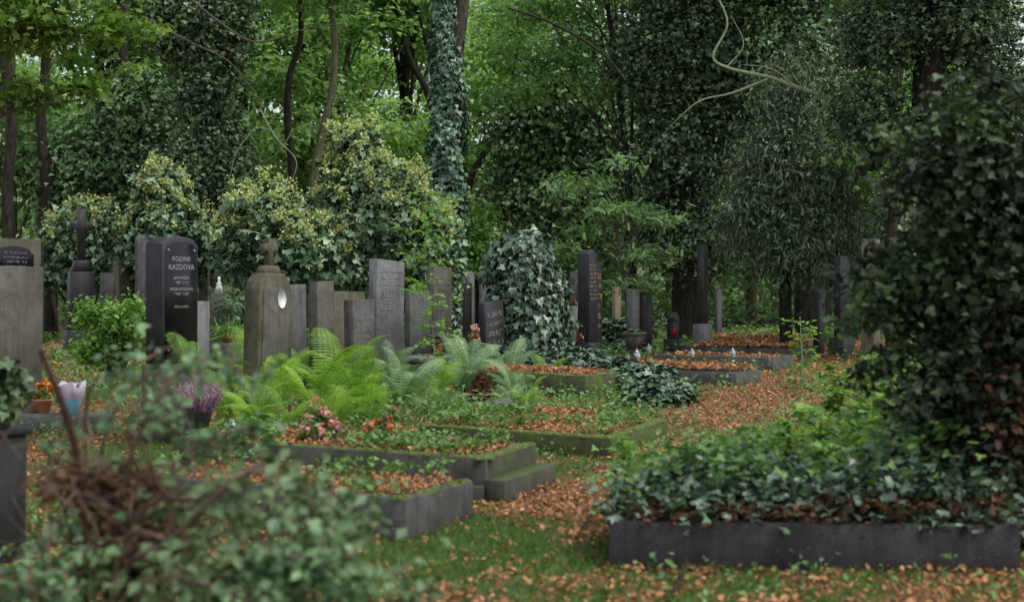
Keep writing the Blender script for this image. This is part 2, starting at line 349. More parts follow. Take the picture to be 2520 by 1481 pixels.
b6=bed('grey kerbed grave with glass lanterns standing on its kerb',(1902,880),(1600,872),None,.25,'kerb_grey',length=2.4,width=1.2)
b7=bed('dark kerbed grave heaped with red brown leaves behind the lantern grave',(1962,858),(1640,852),None,.24,'kerb_dark',length=2.5,width=1.3,soil=.0)
b8=bed('farthest kerbed grave of the right row with a small red flower on it',(1990,838),(1740,834),None,.22,'kerb_grey',length=2.4,width=1.2,soil=.0)
b9=bed('big dark stone kerbed grave at lower right overgrown with ivy',(1500,1285),(2560,1292),(1512,1196),.263,'kerb_dark',th=.12,length=2.28,width=1.15,soil=.0)
b10=bed('leaf covered low grave below the dark obelisk beside red lanterns',(1640,900),(1420,892),None,.14,'kerb_moss',length=2.0,width=.9,soil=.0)
MBt=MB(); MBt.bm(quadprism([(-.2,-.12),(.2,-.12),(.2,.12),(-.2,.12)],0,.05,.01)); pl=MBt.build('name_plate','granite'); pp=P(1232,1012,.05); pl.location=(pp[0],pp[1],.09); pl.rotation_euler=(R(28),R(-6),R(35))
tag(pl,'small tilted grey stone plate lying among orange leaves near the brown dead conifer','stone plate')
# ================================================================= HEADSTONES
TH=R(60)
def profile(w,h,style):
    a=w/2
    if style=='arch':
        return [(-a,0),(a,0),(a,h-.10)]+[(a*.9*math.cos(t),h-.10+.10*math.sin(t)) for t in np.linspace(.12,math.pi-.12,11)]+[(-a,h-.10)]
    if style=='shoulder':
        return [(-a,0),(a,0),(a,h-.075),(a*.9,h-.07)]+[(a*.86*math.cos(t),h-.055+.055*math.sin(t)) for t in np.linspace(.1,math.pi-.1,9)]+[(-a*.9,h-.07),(-a,h-.075)]
    if style=='round': return [(-a,0),(a,0)]+[(a*math.cos(t),h-a+a*math.sin(t)) for t in np.linspace(0,math.pi,13)]
    if style=='slant': return [(-a,0),(a,0),(a,h-.04),(-a,h)]
    if style=='point': return [(-a,0),(a,0),(a*.93,h-.09),(0.0,h),(-a*.93,h-.09)]
    if style=='taper': return [(-a,0),(a,0),(a*.8,h),(-a*.8,h)]
    if style=='monument': return [(-a,0),(a,0),(a*.92,h-.22),(a*.84,h-.12),(a*.6,h-.03),(a*.55,h),(-a*.55,h),(-a*.6,h-.03),(-a*.84,h-.12),(-a*.92,h-.22)]
    return [(-a,0),(a,0),(a,h),(-a,h)]
def extr(prof,y0,y1,z0=0,bev=.008):
    b=bmesh.new(); f=[b.verts.new((x,y0,z+z0)) for x,z in prof]; k=[b.verts.new((x,y1,z+z0)) for x,z in prof]; n=len(prof)
    b.faces.new(f); b.faces.new(k[::-1])
    for i in range(n): b.faces.new((f[i],k[i],k[(i+1)%n],f[(i+1)%n]))
    bmesh.ops.recalc_face_normals(b,faces=b.faces)
    if bev: bmesh.ops.bevel(b,geom=b.edges[:],offset=bev,segments=1,affect='EDGES')
    return b
def boxb(w,d,z0,z1,bev=.008): return extr([(-w/2,0),(w/2,0),(w/2,z1-z0),(-w/2,z1-z0)],-d/2,d/2,z0,bev)
def marks(w,z0,z1,y,rows,big=True,seed=1):
    g=random.Random(seed); m=MB(); rh=(z1-z0)/rows
    for r in range(rows):
        zc=z1-rh*(r+.5); ch=rh*(.55 if (r%2==0) else .4); wd=w*(.62+.2*g.random()); x=-wd/2; cw=ch*.62
        while x<wd/2:
            if g.random()<.13: x+=cw; continue
            for s in range(g.choice((1,2,2))):
                if g.random()<.65: a,b_,c,d=x+s*cw*.45,x+s*cw*.45+cw*.2,zc-ch/2,zc+ch/2
                else:
                    k=g.choice((-.42,0,.42))*ch; a,b_,c,d=x,x+cw*.62,zc+k-ch*.08,zc+k+ch*.08
                yy=y-.0004*s-.0002*g.random()
                m.add([(a,yy,c),(b_,yy,c),(b_,yy,d),(a,yy,d)],[(0,1,2,3)])
            x+=cw
    return m
def stone(name,label,px0,px1,top,Y,mat,style='flat',side=.3,pedestal=None,base=None,rows=0,letter='faint',group=None,cat='headstone',th=TH,lean=0,bev=.005,stack=None,seed=1,z0=0):
    k=Y/F; Wd=(px1-px0)*k; t=side*Wd/math.sin(th); w=(1-side)*Wd/math.cos(th)
    x=((px0+px1)/2-1260)*k; ht=H-(top-700)*k
    root=thing(name,label,cat,(x,Y,0),th,group)
    ph=z0
    if pedestal:
        ph=z0+pedestal[0]; e=pedestal[1]; MB().bm(boxb(w+e,t+e,z0-.1,ph,.01)).build('pedestal',pedestal[2] if len(pedestal)>2 else mat,root)
    h=ht-ph; b=extr(profile(w,h,style),-t/2,t/2,ph-(.1 if not pedestal else -.001),bev)
    if not pedestal:
        for v in b.verts:
            if v.co.z>ph+.2: v.co.z+=.1
    s=MB().bm(b).build('slab',mat,root)
    if rows: marks(w,ph+h*.3,ph+h*.9,-t/2-.003,rows,seed=seed).build('inscription',letter,root)
    root.rotation_euler=(0,lean+(R(random.uniform(-1.2,1.2)) if not pedestal else 0),th+R(random.uniform(-3,3)))
    return root,w,t,ph,h
def textmesh(txt,size,mat,parent,loc,rot=(R(90),0,0)):
    cu=bpy.data.curves.new('t','FONT'); cu.body=txt; cu.size=size; cu.align_x='CENTER'; cu.extrude=.001; cu.resolution_u=2
    ob=bpy.data.objects.new('t',cu); C.objects.link(ob); bpy.context.view_layer.update()
    me=bpy.data.meshes.new_from_object(ob.evaluated_get(bpy.context.evaluated_depsgraph_get())); bpy.data.objects.remove(ob)
    me.name='inscription'; me.materials.clear(); me.materials.append(M[mat]); o=bpy.data.objects.new('inscription',me); C.objects.link(o); o.parent=parent; o.location=loc; o.rotation_euler=rot; return o
r,w,t,ph,h=stone('headstone','tall black polished headstone with white carved family name and arched top',366,480,583,14.5,'granite_dark','shoulder',side=.44,pedestal=(.80,.05,'olive'),bev=.015)
pan=extr(profile(w*.88,h*.93,'shoulder'),-t/2-.006,-t/2+.01,ph+.04,.002); MB().bm(pan).build('polished_panel','polish',r)
yy=-t/2-.009; zt=H-(583-700)*14.5/F
for txt,sz,dz in (('RODINA',.070,.25),('KAZDOVA',.078,.335),('JAN KAZDA',.042,.43),('* 1888   † 1951',.034,.475),('ANNA KAZDOVÁ',.042,.545),('* 1898   † 1981',.034,.59),('SPĚTE  SLADCE',.030,.72)):
    textmesh(txt,sz,'letter',r,(0,yy,zt-dz))
for sx in (-1,1):
    for zz in (ph+.14,zt-.14):
        m=MB(); m.lathe([(0,.0),(.012,.0),(.012,.01),(0,.01)],8,(0,0,0)); m.V[-1]=m.V[-1][:,[0,2,1]]*np.array([1,-1,1])+np.array([sx*w*.36,-t/2-.006,zz]); m.build('stud','metal',r)
stone('headstone','tall plain grey slab at the far left edge of the photo',-60,83,655,15.5,'brownstone','flat',side=.3,bev=.012)
r,w,t,ph,h=stone('headstone','olive headstone with dark arched plaque behind the far left grey slab',-40,75,587,19,'olive','flat',side=.25)
MB().bm(extr(profile(w*.70,.34,'arch'),-t/2-.02,-t/2+.01,ph+h-.44,.004)).build('plaque','polish',r); marks(w*.6,ph+h-.40,ph+h-.16,-t/2-.024,4,seed=3).build('inscription','letter',r)
r,w,t,ph,h=stone('stone_post','near dark stone post with ivy on top at the left edge',-110,42,1075,8.0,'granite_dark','flat',side=.4,bev=.01)
MB().bm(boxb(w+.05,t+.05,ph+h+.002,ph+h+.05,.01)).build('cap','granite_dark',r)
def crossmesh(hh,ww,th,d,z0):
    a=th/2; y=hh*.66
    return extr([(-a,0),(a,0),(a,y-a),(ww/2,y-a),(ww/2,y+a),(a,y+a),(a,hh),(-a,hh),(-a,y+a),(-ww/2,y+a),(-ww/2,y-a),(-a,y-a)],-d/2,d/2,z0,.006)
x,Y,_=W(200,0,33); root=thing('cross_monument','dark stone cross on a stepped ivy grown pedestal at left, before the rounded bush','cross monument',(x,Y,0),R(30))
MB().bm(boxb(.75,.6,-.1,.55,.02)).build('base_block','granite_dark',root)
MB().bm(extr([(-.31,0),(.31,0),(.27,1.35),(-.27,1.35)],-.2,.2,.551,.02)).build('pedestal','granite_dark',root)
MB().bm(extr([(-.22,0),(.22,0),(.15,.26),(-.15,.26)],-.14,.14,1.903,.015)).build('shoulder','granite_dark',root)
MB().bm(crossmesh(1.18,.50,.17,.15,2.165)).build('cross','granite_dark',root)
stone('headstone','small dark slab far behind at left, between arched plaque stone and cross',76,104,596,38,'granite_dark')
stone('headstone','small grey slab low beside the mossy gravestone near the cross',250,287,672,34,'granite')
stone('headstone','mossy olive gravestone with a rough top right of the dark cross',289,342,640,33,'olive','slant')
stone('headstone','tall dark grey slab rising behind the leafy bush at left',337,366,577,32,'granite','round')
stone('headstone','pale narrow slab just right of the black polished headstone',478,511,741,20,'granite_light',side=.25)
stone('headstone','yellowish slim gravestone half hidden by ivy behind the small juniper',515,536,650,31,'olive')
Y3=19; r,w,t,ph,h=stone('cross_monument','olive mossy monument topped by a small stone cross with a white oval portrait plate',603,712,672,Y3,'olive','monument',side=.36,bev=.012,cat='cross monument')
MB().bm(extr([(-w*.26,0),(w*.26,0),(w*.17,.10),(-w*.17,.10)],-t*.3,t*.3,ph+h+.001,.01)).build('shoulder','olive',r)
MB().bm(crossmesh(.36,.30,.10,.09,ph+h+.102)).build('cross','olive',r)
m=MB(); th_=np.linspace(0,2*np.pi,25)[:-1]
m.add([(w*.14+.09*math.cos(a),-t/2-.028,1.41+.125*math.sin(a)) for a in th_]+[(w*.14+.09*math.cos(a),-t/2+.0,1.41+.125*math.sin(a)) for a in th_],[list(range(24))]+[(i,(i+1)%24,24+(i+1)%24,24+i) for i in range(24)]); m.build('portrait_plate','white',r)
MB().bm(extr([(-w*.42,0),(w*.44,0),(w*.38,1.50),(w*.2,1.56),(-w*.34,1.56)],-t/2-.02,-t/2+.01,.0,.006)).build('front_panel','brownstone',r)
stone('headstone','pale slab directly behind the olive cross monument',682,713,683,23,'granite_light',side=.35)
stone('headstone','grey slab with flat top just right of the olive cross monument',710,752,700,22,'granite',side=.2)
stone('headstone','plain brownish narrow slab left of the mossy olive headstone',766,822,692,21,'brownstone',side=.42)
stone('headstone','mossy olive headstone partly behind the dark engraved granite one',806,888,717,23,'olive',side=.15)
stone('headstone','dark engraved granite headstone standing in front with ferns at its foot',850,921,737,21.5,'kerb_grey','flat',side=.33,rows=9,seed=4)
stone('headstone','tallest grey headstone of the middle row covered in small engraved lines',911,989,638,25,'granite_light','slant',side=.27,rows=22,seed=6,letter='engraved')
r,w,t,ph,h=stone('headstone','blue grey engraved headstone standing on a stone table',997,1059,715,24,'granite','flat',side=.22,rows=11,letter='faint',seed=8,pedestal=(.44,-.02))
tb=thing('stone_table','grey stone ledge on legs carrying the blue grey headstone and a lantern','stone ledge',(W(1048,0,23.75)[0]+.02,23.55,0),TH)
MB().bm(boxb(1.15,.5,.335,.42,.012)).build('top_slab','granite_light',tb)
for sx in (-.48,.48): MB().bm(boxb(.12,.4,-.1,.333,.01)).build('leg','granite',tb).location=(sx,0,0)
stone('headstone','tall speckled olive headstone right of the stone ledge',1051,1111,657,27,'brownstone','flat',side=.3,rows=12,seed=9,letter='engraved')
stone('headstone','pale slab with rounded top far behind the speckled olive headstone',1145,1169,667,36,'granite_light','round')
stone('headstone','short dark slab in front of the pale rounded one, far behind',1138,1161,696,35,'granite_dark')
stone('headstone','small grey slab left of the ivy covered stump, far behind',1178,1201,700,35,'granite')
stone('headstone','small leaning granite headstone at the left foot of the ivy covered stump',1188,1246,741,24.0,'granite_dark','flat',side=.28,rows=5,seed=12,lean=R(-5))
r,w,t,ph,h=stone('obelisk_headstone','tall dark pointed headstone with gold lettering right of the ivy covered stump',1421,1472,614,28,'granite_dark','point',side=.55,pedestal=(.46,.10),rows=0)
marks(w,ph+h*.45,ph+h*.85,-t/2-.003,9,seed=5).build('inscription','gold',r)
stone('headstone','dark slab close behind the tall pointed headstone',1458,1483,643,30,'granite_dark',side=.3,rows=6,letter='gold')
stone('headstone','narrow grey slab between the ivy covered stump and the pointed headstone',1402,1424,668,33,'granite')
stone('headstone','mossy pale stone edge leaning on the right side of the ivy covered stump',1366,1392,745,28,'olive')
stone('headstone','left one of two dark slabs behind the bowl planter',1540,1576,712,32,'granite',side=.4,rows=5)
stone('headstone','right one of two dark slabs behind the bowl planter',1573,1606,718,33,'granite_dark',side=.5)
stone('headstone','low pale slab behind the pointed headstone among ivy',1505,1530,705,36,'tan')
stone('obelisk_headstone','slim tall black headstone on a pale block in front of the dark ivied tree',1714,1743,603,32.5,'granite_dark','flat',side=.5,pedestal=(.70,.14,'granite_light'))
stone('headstone','small dark headstone at the foot of the dark ivied tree',1640,1672,768,34,'granite_dark','arch')
stone('headstone','dark slab in deep shade left of the stepped black headstone',1995,2036,680,33,'granite_dark')
stone('headstone','stepped black headstone in deep shade at right of the path',2048,2096,630,32,'granite_dark','flat',side=.3,pedestal=(.42,.18))
stone('headstone','tall tan sandstone pillar lit at the far right background',2114,2170,588,31,'tan','taper',side=.5)
stone('headstone','small pale far slab seen right of the slim black headstone',1758,1778,712,36,'granite')
bp_=W(1561,0,31); r=thing('bowl_planter','mossy square stone bowl planter on a foot right of the pointed headstone','planter',(bp_[0],31,0),TH); r.scale=(.85,.85,.85)
b=bmesh.new(); bmesh.ops.create_cube(b,size=1)
for v in b.verts: v.co=Vector((v.co.x*(.5 if v.co.z>0 else .32),v.co.y*(.42 if v.co.z>0 else .26),.58 if v.co.z>0 else .25))
bmesh.ops.bevel(b,geom=b.edges[:],offset=.015,segments=2,affect='EDGES'); MB().bm(b).build('bowl','brownstone',r)
MB().bm(boxb(.56,.46,.582,.66,.012)).build('rim','olive',r); MB().bm(boxb(.22,.2,-.1,.248,.01)).build('foot','brownstone',r)
m=MB(); foliage(m,[(0,0,.68,.22,.18,.06)],60,14,.05,.05,'ivy',shell=.1); m.build('plant','ivy_dark',r)
# ================================================================= LANTERNS, POTS, FLOWERS
def lantern(label,p,hh,kind='clear',group=None):
    r=thing('grave_lantern',label,'lantern',p,random.random()*3,group); s=hh
    MB().lathe([(0,0),(.26*s,0),(.28*s,.05*s),(.22*s,.12*s),(0,.12*s)],14).build('base','metal' if kind!='black' else 'blackmetal',r,smooth=True)
    MB().lathe([(.2*s,.12*s),(.29*s,.25*s),(.29*s,.5*s),(.18*s,.62*s)],14).build('glass_body',{'clear':'glass','red':'redglass','black':'redglass','white':'white'}[kind],r,smooth=True)
    MB().lathe([(.22*s,.6*s),(.23*s,.66*s),(.12*s,.78*s),(.05*s,.84*s),(.07*s,.9*s),(0,.96*s)],14).build('lid','metal' if kind in('clear','white') else 'blackmetal',r,smooth=True)
    MB().lathe([(0,.12*s),(.13*s,.13*s),(.13*s,.42*s),(0,.43*s)],10).build('candle','redglass' if kind!='white' else 'white',r,smooth=True)
    return r
def boxlantern(label,p,w,hh,rz=TH):
    r=thing('box_lantern',label,'lantern',p,rz)
    MB().bm(boxb(w,w,0,.06*hh+.01,.003)).build('base','blackmetal',r)
    for sx in(-1,1):
        for sy in(-1,1): MB().bm(boxb(.014,.014,.06*hh,.78*hh,.002)).build('post','blackmetal',r).location=(sx*(w/2-.01),sy*(w/2-.01),0)
    b=bmesh.new(); bmesh.ops.create_cone(b,segments=4,radius1=w*.78,radius2=w*.2,depth=.2*hh,cap_ends=True); bmesh.ops.transform(b,matrix=Matrix.Translation((0,0,.885*hh))@Matrix.Rotation(R(45),4,'Z'),verts=b.verts)
    MB().bm(b).build('roof','blackmetal',r)
    MB().lathe([(0,.07*hh),(w*.27,.07*hh),(w*.27,.5*hh),(0,.52*hh)],12).build('candle','redglass',r,smooth=True)
    return r
lantern('clear glass lantern with silver lid on the near kerb of the begonia grave',P(573,1077,.325),.16,'clear')
lantern('round silver lantern at the left end of the granite grave behind the ivy mound',P(1567,888,.15),.25,'clear')
lantern('left one of the two glass lanterns on the grey kerb at right',P(1703,878,.255),.18,'clear')
lantern('right one of the two glass lanterns on the grey kerb at right',P(1803,878,.255),.19,'clear')
lantern('white lantern with cut pattern beside a red one at the foot of the ivy stump',P(1388,886,.12),.24,'white')
lantern('red glass lantern beside the white one below the pointed headstone',P(1405,884,.12),.28,'red')
lantern('small clear lantern near the bowl planter behind the granite grave',P(1596,868,.1),.22,'clear')
lantern('small low red candle on the cover slab of the granite grave',P(1652,893,.27),.10,'red')
lantern('dark small lantern on the ground below the dark ivied tree',P(1608,838,.05),.34,'black')
boxlantern('black box lantern with red candle on the pedestal of the pointed headstone',(W(1428,0,27.75)[0],27.65,.46),.13,.38)
boxlantern('black box lantern on the stone ledge beside the blue grey headstone',(W(1070,0,23.6)[0]+.06,23.65,.425),.15,.36)
boxlantern('black box lantern standing on a slab left of the pointed headstone',(W(1411,0,32)[0],32.0,1.12),.13,.33)
boxlantern('dark box lantern in the shade beneath the dark ivied tree',(W(1660,0,33)[0],33,.35),.2,.5)
def block(name,label,p,w,d,h,mat,rz=TH,cat='stone block'):
    r=MB().bm(boxb(w,d,-.05,h,.02)).build(name,mat); r.location=[float(v) for v in p]; r.rotation_euler=(0,0,rz); tag(r,label,cat); return r
block('stone_block','grey block under the box lantern left of the pointed headstone',(W(1411,0,32)[0],32.0,0),.24,.2,1.115,'granite_light')
block('stone_block','dark stone block at the foot of the dark ivied tree',(W(1660,0,33)[0],33,0),.5,.35,.345,'granite_dark')
r=thing('candle_box','low black candle box with peaked lid before the dark engraved headstone','candle box',(W(853,0,20.6)[0],20.6,0),TH)
MB().bm(boxb(.26,.2,-.05,.42,.01)).build('box','granite_dark',r); MB().bm(extr([(-.16,0),(.16,0),(.10,.05),(-.10,.05)],-.12,.12,.422,.006)).build('lid','granite_dark',r)
def pot(name,label,p,rad,h,mat,flower,leafmat_='weed',cat='potted plant',n=120,spread=1.0,fh=.12,fs=.035,ls=.05,tm='oval'):
    r=thing(name,label,cat,p)
    MB().lathe([(0,0),(rad*.7,0),(rad,h*.9),(rad*1.08,h*.92),(rad*1.08,h),(rad*.9,h),(rad*.85,h*.8),(0,h*.8)],16).build('pot',mat,r,smooth=True)
    m=MB(); foliage(m,[(0,0,h+fh*.5,rad*spread,rad*spread,fh*.7)],n//3,8,.04,ls,tm,shell=.1,zmin=-1); m.build('foliage',leafmat_,r)
    if flower:
        m=MB(); foliage(m,[(0,0,h+fh*.75,rad*spread,rad*spread,fh*.7)],n//3,8,.03,fs,'oval',shell=.3,zmin=-1); m.build('flowers',flower,r)
    return r
p=P(492,1052,.30); r=thing('heather_pot','dark pot of purple heather at the far corner of the begonia grave','potted plant',p)
MB().lathe([(0,0),(.08,0),(.12,.15),(.13,.16),(0,.14)],16).build('pot','pot',r,smooth=True)
m=MB()
for _ in range(90):
    a=random.random()*6.28; q=random.random()**.5; d=np.array([math.cos(a)*q*.9,math.sin(a)*q*.9,1]); d/=np.linalg.norm(d); L=.16+.15*random.random()
    s_=np.linspace(.15,1,12)[:,None]; c=np.array([math.cos(a)*q*.09,math.sin(a)*q*.09,.14])+d*L*s_
    m.leaves(np.repeat(c,3,0),rng.normal(size=(36,3)),.022,.1+.7*np.repeat(s_[:,0],3)*rng.random(36)**.6,'oval',0)
m.build('bloom','heather',r)
def bush(name,label,p,ells,n,mats,cat='flowering plant',size=.05,fsize=.04,tm='oval'):
    r=thing(name,label,cat,p); m=MB(); foliage(m,ells,n,8,.05,size,tm,shell=.1,zmin=-.5); m.build('foliage',mats[0],r)
    if mats[1]: m=MB(); foliage(m,[(e[0],e[1],e[2]+e[5]*.3,e[3],e[4],e[5]) for e in ells],int(n*.9),6,.04,fsize,'oval',shell=.3,zmin=-.5,lo=.2,hi=1); m.build('flowers',mats[1],r)
    return r
bush('begonia','pink red begonia clump, the left one on the long mossy grave',P(790,1092,.28),[(0,0,.12,.18,.12,.12),(-.03,0,.27,.08,.07,.09),(.12,0,.12,.1,.08,.08)],62,('weed','pink'),fsize=.042)
bush('begonia','orange red begonia clump, the right one on the long mossy grave',P(937,1096,.28),[(0,0,.12,.15,.12,.11),(.07,0,.26,.06,.06,.08),(-.08,0,.14,.09,.06,.07)],60,('weed','red'),fsize=.042)
bush('red_flowers','small pot of red flowers with dark leaves beside the path at right',P(2045,935),[(0,0,.09,.24,.18,.09)],60,('ivy_dark','red'),fsize=.05)
bush('red_flowers','tiny red flower cluster on the farthest right grave',(W(1768,0,35.8)[0],35.8,.24),[(0,0,.06,.2,.14,.06)],30,('weed','red'),fsize=.05)
bush('pink_flowers','pink flowers beside the yellow ones left of the leaning headstone',(W(1170,0,27.5)[0],27.5,.3),[(0,0,.25,.14,.12,.22)],50,('weed','pink'),fsize=.06)
pot('yellow_flower_pot','bright yellow flowers in a pot beyond the ferns near the leaning headstone',(W(1132,0,27.5)[0],27.5,.25),.11,.14,'statue','yellow',fh=.10,n=110,fs=.05)
pot('orange_flower_pot','orange flowers in a pot at far left beside the blue wrapped bouquet',(W(103,0,15.4)[0],15.4,.22),.11,.14,'terra','orange',fh=.14,fs=.05)
pot('terracotta_pot','terracotta pot with a yellow green strappy plant behind the black headstone',(W(563,0,24)[0],24,.62),.13,.16,'terra',None,'fresh',n=70,fh=.12,ls=.24,spread=1.6,tm='needle')
block('stone_block','low stone block carrying the terracotta pot',(W(563,0,24)[0],24,0),.5,.4,.615,'brownstone')
block('stone_block','low stone block with flowers on it near the leaning headstone',(W(1150,0,27.5)[0],27.5,0),.7,.5,.25,'granite_light')
block('stone_block','low stone kerb piece at far left carrying a flower pot and bouquet',(W(140,0,15.3)[0],15.3,0),1.1,.5,.215,'kerb_grey',0)
r=thing('wrapped_bouquet','bouquet wrapped in blue and pale foil at far left','bouquet',(W(178,0,15.2)[0],15.2,.22),0)
MB().lathe([(.0,0),(.07,0),(.10,.14),(.11,.16)],12).build('blue_wrap','bluewrap',r,smooth=True)
m=MB(); m.lathe([(.09,.12),(.12,.2),(.15,.32),(.145,.33),(.10,.2)],9)
m.V[-1]=m.V[-1]+np.stack([.012*np.sin(np.arange(len(m.V[-1]))*2.3),.01*np.cos(np.arange(len(m.V[-1]))*1.7),.025*np.sin(np.arange(len(m.V[-1]))*4.1)],1); m.build('pale_wrap','whitewrap',r)
r=thing('statuette','tiny white stone angel figure behind the small juniper','statuette',(W(539,0,30)[0],30,0))
MB().bm(boxb(.3,.3,-.05,1.42,.02)).build('pedestal','granite',r)
MB().lathe([(0,1.42),(.09,1.42),(.07,1.55),(.05,1.6),(.06,1.63),(.02,1.66),(.035,1.70),(.03,1.75),(0,1.77)],12).build('figure','statue',r,smooth=True)
# ================================================================= PLANTS
def ivyskin(mb,axis,rads,n,size,jit=.08,mat=None,tmpl='ivy',up=.5,lo=.1,hi=.9):
    axis=np.asarray(axis,float); s=rng.random(n)*(len(axis)-1); i=np.minimum(s.astype(int),len(axis)-2); f=(s-i)[:,None]
    c=axis[i]*(1-f)+axis[i+1]*f; rr=(np.asarray(rads)[i]*(1-f[:,0])+np.asarray(rads)[i+1]*f[:,0])
    a=rng.random(n)*2*np.pi; lump=1+.16*np.sin(3*a+c[:,2]*2.3)+.12*np.sin(5*a-c[:,2]*5.1)
    d=np.stack([np.cos(a),np.sin(a),np.zeros(n)],-1); c=c+d*(rr*lump+rng.normal(size=n)*jit)[:,None]
    k=c[:,2]>.02; c=c[k];d=d[k]; m=len(c)
    nn=d+np.array([0,0,up])+rng.normal(size=(m,3))*.35
    t=lo+(hi-lo)*np.clip(rng.random(m)*.8+.25*np.sin(c[:,2]*3+a[k]*2),0,1)
    mb.leaves(c,nn,size*(.55+.7*rng.random(m)),t,tmpl,0,tdir=np.array([0,0,-1.0])+d*.3); return mb
Y=25.; ax=[W(1297,y,Y) for y in (930,860,780,700,640,600,580)]; ax=[a+np.array([dx*Y/F,0,0]) for a,dx in zip(ax,(5,6,4,-6,-14,-18,-22))]
base=np.array([ax[0][0],Y,0]); root=thing('ivy_covered_stump','rounded tree stump wholly covered in dark ivy at the centre of the photo','ivy covered stump',base)
MB().tube([base+(0,0,-.1),ax[2],ax[4],ax[5]],[.42,.36,.28,.1],10,smooth_n=3).build('trunk','bark_dark',root,base,True)
m=MB(); ivyskin(m,ax,[.62,.56,.50,.46,.40,.26,.06],7500,.125,.12); ivyskin(m,ax,[.48,.45,.42,.37,.31,.2,.03],3000,.14,.05,lo=0,hi=.4)
foliage(m,[(base[0]-.10,Y,1.98,.38,.36,.48),(base[0]+.25,Y,1.5,.25,.3,.3),(base[0]-.4,Y,1.0,.2,.3,.4)],260,14,.2,.12,'ivy',shell=.8); m.build('ivy','ivy',root,base)
def groundivy(name,label,ells,nc,size,mat='ivy',per=10,tm='ivy',cr=.16,**kw):
    m=MB(); foliage(m,ells,nc,per,cr,size,tm,flat=.35,up=1.0,shell=.75,jit=.4,zmin=.0,**kw); o=m.build(name,mat); tag(o,label,'ground cover',kind='stuff'); return o
def Gp(px,py,rx,ry,rz,z=0): p=P(px,py); return (p[0],p[1],z,rx,ry,rz)
groundivy('ivy_mound','mound of blue grey ivy spilling onto the path in the middle',[Gp(1540,965,.85,.8,.48),Gp(1440,935,.85,.8,.48),Gp(1610,995,.5,.5,.28),Gp(1480,960,.7,.7,.42)],2000,.10)
groundivy('ivy_mound','ivy heap behind the pointed headstone beside the bowl planter',[Gp(1515,860,.9,.8,.7)],500,.13)
groundivy('ivy_mound','ivy climbing over the ground at the foot of the stump',[Gp(1215,935,.6,.8,.5),Gp(1350,905,.8,.8,.5),Gp(1170,900,.5,.6,.4)],700,.12)
groundivy('ivy_mound','white edged ivy mass behind the olive cross monument',[Gp(590,850,1.5,1.5,1.2),Gp(640,840,1.2,1.2,1.35),Gp(480,850,1,1,1.0)],1500,.13,'ivy_mid')
groundivy('ivy_ground_cover','dark ivy and litter cover below the dark trees at right',[Gp(1850,808,4,3.5,.3),Gp(2290,835,2.5,4,.5),Gp(1600,812,3,3,.5)],2200,.14,'ivy_dark',cr=.3)
def bedcover(b,label,mats,n,size,tm,h=.06,name='bed_plants',u0=.05,u1=.95,v0=.08,v1=.92,per=6,cr=.08,dz=.0,keep=-.25,rise=0):
    m=MB(); nc=n//per; a=u0+(u1-u0)*rng.random(nc); c=v0+(v1-v0)*rng.random(nc)
    cc=b['n'][None]+b['u'][None]*(a*b['Lu'])[:,None]+b['v'][None]*(c*b['Lv'])[:,None]
    if tm in('ivy','maple'):
        k=nz(cc[:,0],cc[:,1],3.0,55)>keep; cc=cc[k]; a=a[k]; c=c[k]; nc=len(cc)
    lump=.55+.6*np.clip(.5+nz(cc[:,0],cc[:,1],4.0,77),0,1)
    z=b['z']-.02+dz+(h*lump+rise*a*np.clip(c*2.2,0,1))*rng.random(nc); cc=np.concatenate([cc,z[:,None]],1); q=rng.normal(size=(nc,per,3))*.5*cr*np.array([1,1,.4])
    p=(cc[:,None]+q).reshape(-1,3); nn=np.array([0,0,1.])+rng.normal(size=(len(p),3))*.45
    ct=np.repeat(rng.random(nc),per)*.7+.3*rng.random(len(p))
    m.leaves(p,nn,size*(.5+.8*rng.random(len(p))),ct,tm,0); o=m.build(name,mats); tag(o,label,'ground cover',kind='stuff'); return o
bedcover(b1,'green weeds growing on the nearest left grave','weed',1400,.045,'ivy',.14)
bedcover(b1,'orange fallen leaves on the nearest left grave','litter',4800,.04,'curl',.03,'fallen_leaves')
bedcover(b2,'green weeds growing on the long mossy grave','weed',3200,.045,'ivy',.12)
bedcover(b2,'brown fallen leaves on the long mossy grave','litter',4600,.045,'curl',.03,'fallen_leaves')
bedcover(b3,'green weeds on the moss kerbed grave','weed',2600,.05,'ivy',.14)
bedcover(b3,'orange leaves on the moss kerbed grave','litter',5200,.045,'curl',.05,'fallen_leaves')
bedcover(b3b,'orange fallen leaves on the sunken grave','litter',3600,.05,'oval',.04,'fallen_leaves')
bedcover(b4,'orange fallen leaves over the raised mossy grave','litter',3200,.06,'oval',.05,'fallen_leaves')
bedcover(b5,'orange leaves on the granite cover slab','litter',2600,.06,'oval',.06,'fallen_leaves',dz=.06)
bedcover(b6,'red brown leaves on the lantern grave','litter',900,.07,'oval',.03,'fallen_leaves')
bedcover(b7,'heap of red brown leaves on the dark kerbed grave','litter',3500,.08,'oval',.12,'fallen_leaves')
bedcover(b8,'red brown leaves on the farthest right grave','litter',2500,.08,'oval',.14,'fallen_leaves')
bedcover(b10,'leaves on the low grave below the pointed headstone','litter',1800,.06,'oval',.05,'fallen_leaves')
bedcover(b9,'dead brown leaves under the ivy of the big right grave','brown',12000,.05,'curl',.12,'fallen_leaves',v0=.03)
bedcover(b9,'dark ivy overgrowing the big right grave','ivy',5600,.062,'ivy',.22,'ivy_ground_cover',v0=.10,cr=.22,u0=.03,u1=1.0,keep=-.55,rise=.15)
bedcover(b9,'sprigs of ivy creeping over the front kerb of the big right grave','ivy',520,.055,'ivy',.08,'ivy_sprigs',v0=.01,v1=.12,cr=.14,u0=.05,u1=1.0,keep=.1)
